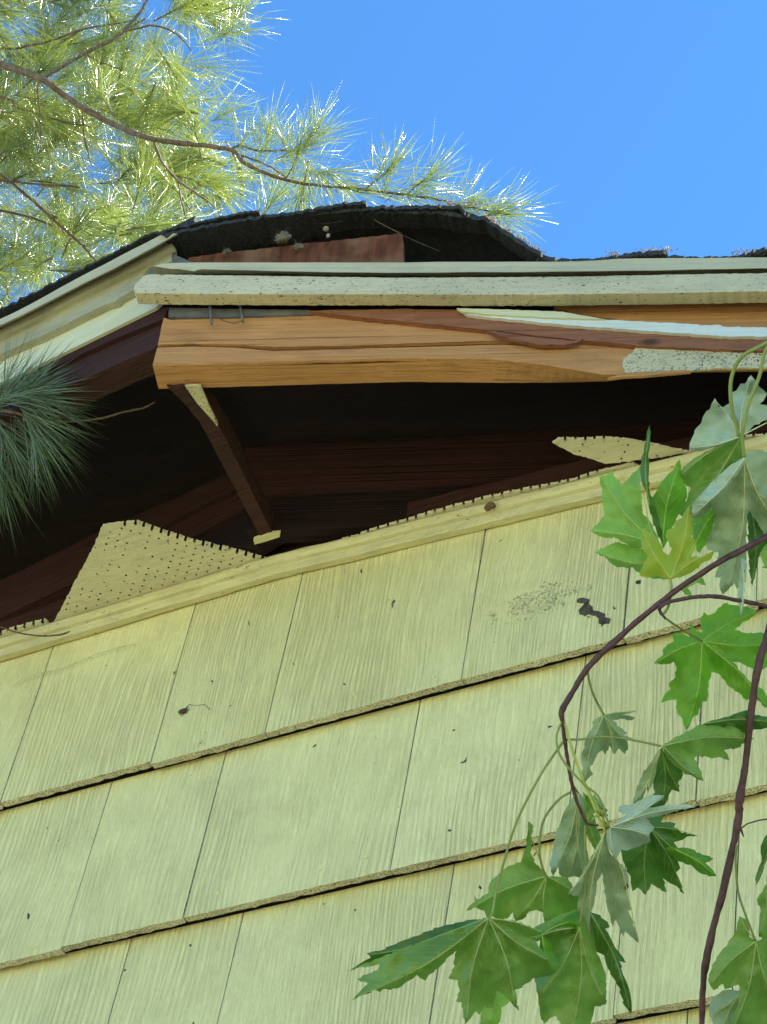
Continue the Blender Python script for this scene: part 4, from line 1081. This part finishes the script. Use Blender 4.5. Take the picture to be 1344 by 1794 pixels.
for k, c in (('lf_pale', (0.475, 0.55, 0.25)), ('lf_blue', (0.525, 0.65, 0.45)), ('lf_mid', (0.338, 0.45, 0.15)), ('lf_green', (0.3, 0.5, 0.088)), ('lf_dark', (0.2, 0.325, 0.075)), ('lf_light', (.36, .52, .16)), ('lf_young', (.42, .48, .08))):
    M['vein_' + k] = m_simple('vein_' + k, c, .5, 60, .1, .05)

C2 = (940, 1000, 3.3267); C4 = (900, 1350, 3.027); C3_ = (600, 1250, 3.2975); C1 = (940, 600, 3.3267)
A_, B_, C_ = mbo['A'], mbo['B'], mbo['C']
leaf(C2, (965, 410), [(970, 360), (955, 290), (975, 240), (1000, 260), (1040, 245), (1090, 190), (1150, 200), (1230, 210), (1290, 240), (1240, 285), (1200, 300), (1155, 345), (1230, 365), (1344, 360), (1420, 370), (1400, 440), (1344, 560), (1290, 575), (1230, 560), (1190, 535), (1145, 530), (1180, 580), (1250, 650), (1320, 690), (1360, 780), (1335, 800), (1300, 760), (1255, 740), (1225, 755), (1180, 710), (1130, 680), (1100, 640), (1060, 600), (1020, 588), (1000, 650), (995, 760), (960, 765), (940, 840), (915, 850), (875, 930), (850, 860), (820, 830), (815, 750), (770, 755), (725, 770), (750, 715), (780, 690), (770, 660), (810, 620), (815, 560), (800, 530), (750, 545), (685, 540), (740, 490), (735, 460), (800, 410), (790, 370), (850, 365), (890, 385), (895, 300), (930, 350)],
     [(875, 925), (690, 540), (1285, 240), (1410, 420), (1340, 790)], 1.84, 'lf_green', grad=(.6, -1.5), stalk=[(1166, 1083, 1.77), (1180, 1093), (1200, 1106), (1230, 1123)], seed=1, bend=.015)
leaf(C2, (393, 840), [(393, 838), (430, 828), (500, 825), (590, 815), (545, 830), (500, 840), (575, 855), (560, 870), (490, 862), (440, 870), (480, 910), (530, 945), (510, 960), (560, 975), (530, 990), (535, 1020), (515, 1070), (480, 1035), (455, 1070), (425, 1020), (400, 1075), (385, 1045), (360, 1060), (340, 1100), (310, 1150), (330, 1185), (300, 1210), (280, 1240), (265, 1210), (270, 1150), (262, 1090), (280, 1030), (290, 970), (330, 905), (325, 880), (370, 850)],
     [(560, 822), (535, 1000), (450, 1060), (280, 1225)], 1.80, 'lf_pale', grad=(1.5, 2), stalk=[(1030, 1178), (1033, 1195), (1042, 1222), (1058, 1252)], seed=2)
leaf(C2, (735, 1020), [(735, 1020), (780, 990), (860, 945), (980, 890), (1060, 880), (1120, 905), (1215, 945), (1210, 970), (1270, 975), (1195, 1010), (1190, 1025), (1095, 1045), (1125, 1105), (1060, 1085), (1020, 1095), (985, 1080), (930, 1080), (920, 1095), (950, 1150), (975, 1225), (900, 1190), (860, 1185), (850, 1165), (830, 1150), (780, 1110), (745, 1060)],
     [(1250, 975), (970, 1220)], 1.79, 'lf_mid', grad=(2.5, 1.5), stalk=[(992, 1296), (1020, 1295), (1055, 1291), (1100, 1295), (1158, 1307)], seed=3)
leaf(C2, (980, 890), [(960, 900), (1060, 865), (1120, 850), (1240, 810), (1260, 840), (1344, 850), (1380, 880), (1344, 915), (1270, 925), (1215, 945), (1140, 930), (1060, 900)], [(1370, 880)], 1.805, 'lf_dark', grad=(2, 0), seed=33)
leaf(C2, (730, 1030), [(728, 1030), (745, 1060), (780, 1110), (850, 1165), (855, 1190), (825, 1235), (835, 1290), (790, 1275), (770, 1310), (750, 1360), (700, 1400), (640, 1400), (660, 1330), (690, 1290), (680, 1220), (700, 1130), (715, 1060)], [(740, 1350), (830, 1280)], 1.80, 'lf_dark', grad=(.5, 2), seed=34)
leaf(C2, (720, 1050), [(725, 1035), (700, 1130), (690, 1200), (650, 1290), (640, 1240), (620, 1330), (560, 1365), (580, 1280), (620, 1180), (680, 1100)], [(575, 1350), (650, 1270)], 1.795, 'lf_pale', grad=(1, 2), seed=35)
leaf(C4, (510, 300), [(495, 315), (550, 270), (600, 230), (555, 215), (560, 190), (640, 175), (700, 140), (800, 130), (760, 170), (700, 200), (860, 180), (970, 190), (880, 210), (780, 240), (700, 250), (745, 300), (720, 340), (725, 375), (640, 410), (600, 425), (570, 420), (540, 470), (515, 430), (495, 380)],
     [(960, 191), (790, 135), (720, 345), (540, 460)], 1.765, 'lf_blue', grad=(1.5, 1.5), stalk=[(985, 1262), (975, 1293), (985, 1330), (1021, 1372), (1050, 1398), (1068, 1450)], srad=1.6, seed=4)
leaf(C4, (720, 300), [(740, 240), (800, 240), (780, 275), (860, 280), (850, 300), (890, 330), (980, 345), (920, 350), (850, 380), (870, 410), (960, 420), (970, 435), (1060, 465), (1015, 490), (1075, 560), (1000, 550), (970, 530), (940, 500), (870, 480), (885, 520), (860, 540), (905, 655), (860, 610), (790, 570), (812, 645), (760, 620), (730, 600), (700, 660), (660, 620), (630, 640), (620, 560), (590, 500), (570, 430), (560, 380), (620, 330), (660, 280)],
     [(970, 345), (1070, 555), (900, 645), (700, 650)], 1.80, 'lf_dark', grad=(1, 1), seed=5)
leaf(C4, (860, 420), [(800, 410), (870, 410), (960, 420), (970, 435), (1060, 465), (1015, 490), (1075, 560), (1000, 550), (970, 530), (940, 500), (870, 480)], [(1070, 555)], 1.797, 'lf_green', grad=(1, 1), seed=36)
leaf(C4, (485, 320), [(485, 320), (500, 400), (510, 440), (560, 490), (600, 530), (610, 590), (585, 620), (610, 680), (630, 735), (605, 745), (640, 830), (665, 915), (620, 880), (590, 850), (580, 880), (560, 830), (540, 790), (525, 830), (510, 760), (490, 670), (470, 540), (440, 590), (430, 690), (410, 750), (450, 790), (440, 900), (430, 960), (390, 920), (355, 860), (340, 800), (345, 665), (285, 655), (340, 590), (370, 530), (430, 430), (470, 350)],
     [(660, 905), (400, 910), (295, 652)], 1.77, 'lf_pale', grad=(.5, 1.5), stalk=[(988, 1262), (1005, 1320), (1022, 1368), (1040, 1410), (1060, 1456)], smat='stalk_y', srad=2.0, seed=6)
leaf(C4, (345, 120), [(340, 110), (375, 150), (385, 260), (375, 340), (380, 400), (400, 480), (385, 530), (360, 570), (320, 560), (280, 570), (245, 555), (235, 510), (210, 560), (190, 500), (205, 440), (220, 350), (250, 270), (290, 180)], [(225, 520), (370, 555), (300, 560)], 1.80, 'lf_pale', grad=(0, 1.5), stalk=[(1003, 1375), (1008, 1382), (1012, 1388)], seed=7)
leaf(C4, (370, 120), [(365, 110), (410, 150), (430, 125), (450, 160), (500, 210), (480, 235), (420, 225), (440, 300), (470, 400), (440, 430), (400, 370), (385, 280), (375, 180)], [(495, 215), (450, 410)], 1.805, 'lf_mid', grad=(0, 1), seed=37)
leaf(C3_, (1180, 940), [(1180, 940), (1150, 900), (1110, 860), (1085, 800), (1100, 740), (1090, 700), (1105, 650), (1075, 620), (1068, 700), (1060, 780), (1030, 860), (960, 880), (890, 940), (850, 980), (840, 1040), (780, 1075), (760, 1050), (765, 1085), (715, 1140), (770, 1120), (820, 1140), (835, 1180), (860, 1160), (900, 1190), (950, 1185), (985, 1150), (1000, 1200), (1040, 1190), (1080, 1145), (1120, 1135), (1160, 1150), (1165, 1200), (1250, 1210), (1344, 1150), (1420, 1100), (1400, 1040), (1330, 1000), (1300, 945), (1230, 940)],
     [(1075, 640), (725, 1135), (1000, 1190), (1165, 1190), (1400, 1085)], 1.80, 'lf_mid', grad=(.5, 1), stalk=[(1000, 1388), (978, 1402), (952, 1438), (945, 1485), (950, 1518), (958, 1536)], srad=1.8, seed=8)
leaf(C3_, (845, 1182), [(845, 1180), (780, 1190), (680, 1205), (560, 1235), (430, 1285), (300, 1335), (220, 1370), (140, 1385), (165, 1410), (30, 1490), (110, 1465), (215, 1450), (205, 1480), (85, 1535), (150, 1560), (55, 1655), (120, 1625), (190, 1595), (215, 1610), (240, 1590), (320, 1590), (380, 1545), (430, 1510), (480, 1545), (500, 1510), (560, 1465), (620, 1400), (660, 1370), (640, 1440), (650, 1460), (610, 1530), (665, 1540), (680, 1600), (655, 1665), (690, 1670), (710, 1794), (770, 1720), (790, 1740), (820, 1690), (870, 1700), (890, 1600), (930, 1620), (1020, 1720), (980, 1600), (1020, 1590), (1100, 1530), (1170, 1520), (1230, 1500), (1200, 1460), (1190, 1420), (1130, 1340), (1090, 1290), (1170, 1265), (1100, 1240), (1000, 1200), (900, 1190)],
     [(70, 1645), (715, 1780), (1000, 1690), (1185, 1425), (1160, 1265)], 1.76, 'lf_mid', grad=(-.5, .5), fold=.0008, stalk=[(988, 1298), (965, 1330), (940, 1370), (905, 1440), (880, 1520), (868, 1570), (863, 1598), (856, 1608)], srad=1.8, seed=9, bend=.01)
leaf(C3_, (800, 1195), [(790, 1190), (680, 1205), (560, 1235), (430, 1285), (300, 1335), (220, 1370), (140, 1385), (165, 1410), (50, 1480), (140, 1440), (260, 1390), (380, 1350), (500, 1300), (640, 1250)], [(150, 1400)], 1.756, 'lf_dark', grad=(-.5, .5), seed=38)
leaf(C3_, (860, 1400), [(790, 1830), (800, 1740), (830, 1640), (880, 1560), (960, 1540), (1000, 1600), (1010, 1700), (980, 1650), (920, 1700), (900, 1800)], [(850, 1780)], 1.80, 'lf_light', seed=39)
leaf(C4, (350, 830), [(335, 735), (230, 775), (105, 835), (90, 910), (140, 900), (140, 1000), (180, 1090), (110, 1095), (130, 1200), (140, 1290), (160, 1344), (200, 1310), (225, 1300), (250, 1344), (300, 1400), (400, 1380), (430, 1250), (490, 1240), (490, 1100), (440, 960), (430, 880), (400, 760)],
     [(310, 1390), (110, 890), (150, 1180), (470, 1200)], 1.79, 'lf_mid', grad=(.5, .5), stalk=[(1025, 1446), (1026, 1490), (1027, 1518), (1024, 1570), (1015, 1622)], srad=1.6, seed=10)
leaf(C4, (410, 760), [(405, 750), (440, 760), (480, 790), (510, 830), (485, 840), (520, 900), (540, 940), (595, 1020), (560, 1010), (580, 1080), (620, 1190), (625, 1290), (590, 1250), (560, 1150), (500, 1050), (480, 980), (440, 960), (430, 880)], [(620, 1270)], 1.785, 'lf_dark', grad=(.5, .5), seed=40)
leaf(C4, (150, 870), [(160, 860), (340, 740), (345, 800), (320, 900), (250, 1000), (210, 1080), (150, 1000)], [(300, 800), (200, 1060)], 1.786, 'lf_green', seed=41)
# lower right
leaf(C4, (1285, 905), [(1285, 905), (1250, 880), (1240, 800), (1200, 770), (1180, 850), (1130, 930), (1060, 1020), (1030, 1110), (1060, 1165), (1110, 1130), (1120, 1160), (1190, 1135), (1200, 1150), (1190, 1250), (1150, 1344), (1200, 1420), (1400, 1420), (1420, 1000), (1400, 900), (1344, 880), (1300, 900)],
     [(1205, 785), (1045, 1130), (1170, 1360), (1400, 1250)], 1.80, 'lf_mid', grad=(.5, .5), stalk=[(1291, 1480), (1289, 1510), (1293, 1560), (1306, 1602), (1324, 1648)], srad=1.7, seed=11, parent=maple)
leaf(C4, (1200, 1180), [(1035, 1290), (1050, 1210), (1110, 1165), (1200, 1170), (1240, 1250), (1200, 1400), (1090, 1390)], [(1060, 1290), (1110, 1370)], 1.83, 'lf_pale', seed=12)
leaf(C4, (1360, 350), [(1350, 330), (1310, 400), (1315, 480), (1285, 560), (1283, 610), (1320, 540), (1350, 430), (1400, 400), (1380, 330)], [(1284, 600)], 1.80, 'lf_dark', seed=13)
leaf(C4, (1344, 560), [(1344, 600), (1320, 640), (1290, 680), (1310, 740), (1300, 880), (1400, 900), (1420, 600)], [(1310, 860)], 1.82, 'lf_mid', seed=14)
# upper cluster
leaf(C1, (1185, 548), [(1205, 540), (1270, 480), (1344, 450), (1420, 430), (1344, 365), (1300, 360), (1344, 300), (1300, 260), (1280, 225), (1250, 190), (1215, 240), (1190, 240), (1165, 280), (1140, 290), (1130, 350), (1090, 375), (1060, 375), (1040, 325), (1010, 390), (990, 400), (960, 470), (930, 500), (910, 550), (890, 620), (930, 635), (1000, 620), (1120, 580)],
     [(1250, 200), (1045, 340), (900, 615), (1410, 430)], 1.80, 'lf_blue', grad=(-1, 1), stalk=[(1400, 560, 1.8), (1344, 600), (1300, 625), (1281, 665), (1283, 720), (1296, 764)], srad=2.8, seed=15, smat='stalk')
leaf(C1, (1188, 552), [(1190, 552), (1130, 580), (1000, 630), (900, 690), (830, 760), (860, 820), (900, 850), (870, 930), (830, 1000), (880, 1020), (930, 1000), (980, 930), (1050, 860), (1150, 760), (1200, 680), (1200, 600)], [(860, 1000), (850, 760)], 1.805, 'lf_mid', grad=(-.5, 1), seed=16)
leaf(C1, (1210, 672), [(1210, 670), (1240, 630), (1270, 625), (1344, 640), (1420, 660), (1420, 1100), (1344, 1130), (1310, 1090), (1280, 1030), (1240, 980), (1225, 1010), (1225, 1100), (1220, 1150), (1225, 1250), (1215, 1330), (1205, 1380), (1170, 1440), (1150, 1400), (1120, 1440), (1085, 1470), (1065, 1410), (1075, 1370), (1040, 1370), (1060, 1300), (1060, 1220), (1000, 1210), (985, 1170), (1020, 1100), (1050, 1000), (1020, 960), (960, 1020), (905, 1020), (905, 950), (990, 850), (1080, 760), (1160, 700)],
     [(1120, 1430), (1400, 1060), (915, 1000)], 1.79, 'lf_pale', grad=(.5, 1.2), stalk=[(1400, 545, 1.8), (1346, 605), (1330, 660), (1311, 710), (1301, 760), (1304, 801)], srad=2.6, seed=17)
leaf(C1, (1212, 675), [(1210, 670), (1160, 700), (1080, 760), (990, 850), (910, 950), (905, 1020), (940, 1000), (1000, 920), (1080, 860), (1160, 780), (1205, 720)], [(920, 1000)], 1.786, 'lf_blue', grad=(.5, 1), seed=42)
leaf(C1, (700, 1180), [(360, 765), (400, 780), (430, 750), (465, 790), (500, 830), (540, 790), (605, 720), (605, 830), (610, 930), (620, 1000), (660, 1040), (720, 1170), (740, 1200), (650, 1180), (600, 1200), (540, 1190), (520, 1170), (450, 1135), (400, 1140), (315, 1100), (370, 1040), (400, 1000), (385, 940), (385, 860)],
     [(370, 780), (325, 1100), (600, 740)], 1.80, 'lf_light', grad=(-.5, -1), seed=18)
leaf(C1, (730, 1300), [(540, 1190), (600, 1200), (680, 1220), (740, 1300), (760, 1380), (640, 1370), (560, 1310), (470, 1310), (400, 1250), (340, 1225), (420, 1180), (460, 1165), (520, 1175)], [(345, 1222), (560, 1290)], 1.805, 'lf_light', seed=19)
leaf(C1, (655, 950), [(660, 480), (640, 560), (625, 640), (605, 720), (610, 800), (640, 870), (655, 960), (700, 1100), (735, 1180), (720, 1050), (680, 930), (655, 850), (655, 760), (652, 650), (662, 560)], [(660, 490)], 1.79, 'lf_dark', seed=20)
leaf(C1, (735, 1180), [(835, 680), (800, 740), (740, 800), (690, 880), (660, 940), (700, 1050), (740, 1200), (790, 1080), (830, 1000), (880, 900), (860, 820), (840, 760)], [(835, 700)], 1.812, 'lf_green', seed=21)
leaf(C1, (900, 1230), [(880, 1010), (930, 1000), (1000, 930), (1090, 920), (1080, 980), (1030, 1060), (1000, 1150), (950, 1230), (920, 1180), (905, 1100)], [(1085, 930)], 1.82, 'lf_green', seed=43)
leaf(C1, (780, 1375), [(780, 1382), (700, 1360), (640, 1370), (600, 1360), (620, 1300), (650, 1240), (610, 1180), (620, 1130), (615, 1080), (660, 1110), (700, 1150), (740, 1220), (770, 1240), (790, 1200), (760, 1150), (760, 1090), (800, 1080), (810, 1040), (850, 1020), (890, 950), (905, 1010), (915, 1080), (905, 1130), (935, 1180), (900, 1250), (950, 1250), (1040, 1215), (1020, 1260), (960, 1290), (920, 1330), (860, 1360)],
     [(620, 1090), (888, 965), (1030, 1222)], 1.785, 'lf_young', grad=(0, -1), stalk=[(1163, 1075, 1.78), (1172, 1060), (1176, 1030), (1174, 1014)], smat='stalk', srad=2.0, seed=22)
leaf(C1, (1000, 1330), [(840, 1440), (900, 1400), (960, 1360), (990, 1415), (930, 1400), (880, 1430), (910, 1485), (870, 1470)], [(850, 1445)], 1.83, 'lf_light', seed=23)
leaf(C1, (1260, 1000), [(1230, 980), (1344, 990), (1400, 1020), (1400, 1160), (1344, 1180), (1310, 1230), (1290, 1260), (1280, 1330), (1258, 1420), (1240, 1300), (1235, 1100)], [(1260, 1400), (1390, 1120)], 1.83, 'lf_dark', seed=24)
leaf(C1, (1200, 1290), [(1195, 1250), (1222, 1270), (1208, 1480), (1192, 1600), (1172, 1480), (1185, 1360)], [(1190, 1580)], 1.795, 'lf_blue', seed=25)
leaf(C1, (1290, 1300), [(1344, 1170), (1300, 1230), (1330, 1300), (1310, 1310), (1400, 1330), (1400, 1150)], [(1310, 1300)], 1.82, 'lf_light', seed=26)
# young shoot in the cluster and a spur on the thick twig
bm = bmesh.new(); r = random.Random(4)
for _ in range(9):
    a = (1058 + r.uniform(-8, 8), 1440 + r.uniform(-14, 14)); b = (a[0] + r.uniform(-26, 14), a[1] + r.uniform(-16, 12))
    tube_mesh(bm, [at_d(*a, 1.772), at_d((a[0] + b[0]) / 2, (a[1] + b[1]) / 2 - 4, 1.768), at_d(*b, 1.772)], [.0007, .0011, .0004], 5)
tube_mesh(bm, [at_d(x, y, 1.776) for x, y in [(990, 1268), (1004, 1318), (1022, 1366), (1044, 1408), (1060, 1440), (1060, 1456)]], [.0009] * 6, 6)
bm_obj('shoot', bm, M['stalk_y'], maple)
bm = bmesh.new()
tube_mesh(bm, [at_d(*p, 1.82) for p in [(1292, 1446), (1298, 1452), (1303, 1466)]], [.0018, .0012, .0005], 6)
tube_mesh(bm, [at_d(*p, 1.82) for p in [(1297, 1452), (1310, 1443), (1330, 1437), (1380, 1430)]], [.0007, .0006, .0006, .0006], 6)
bm_obj('spur', bm, M['bark_maple'], maple)
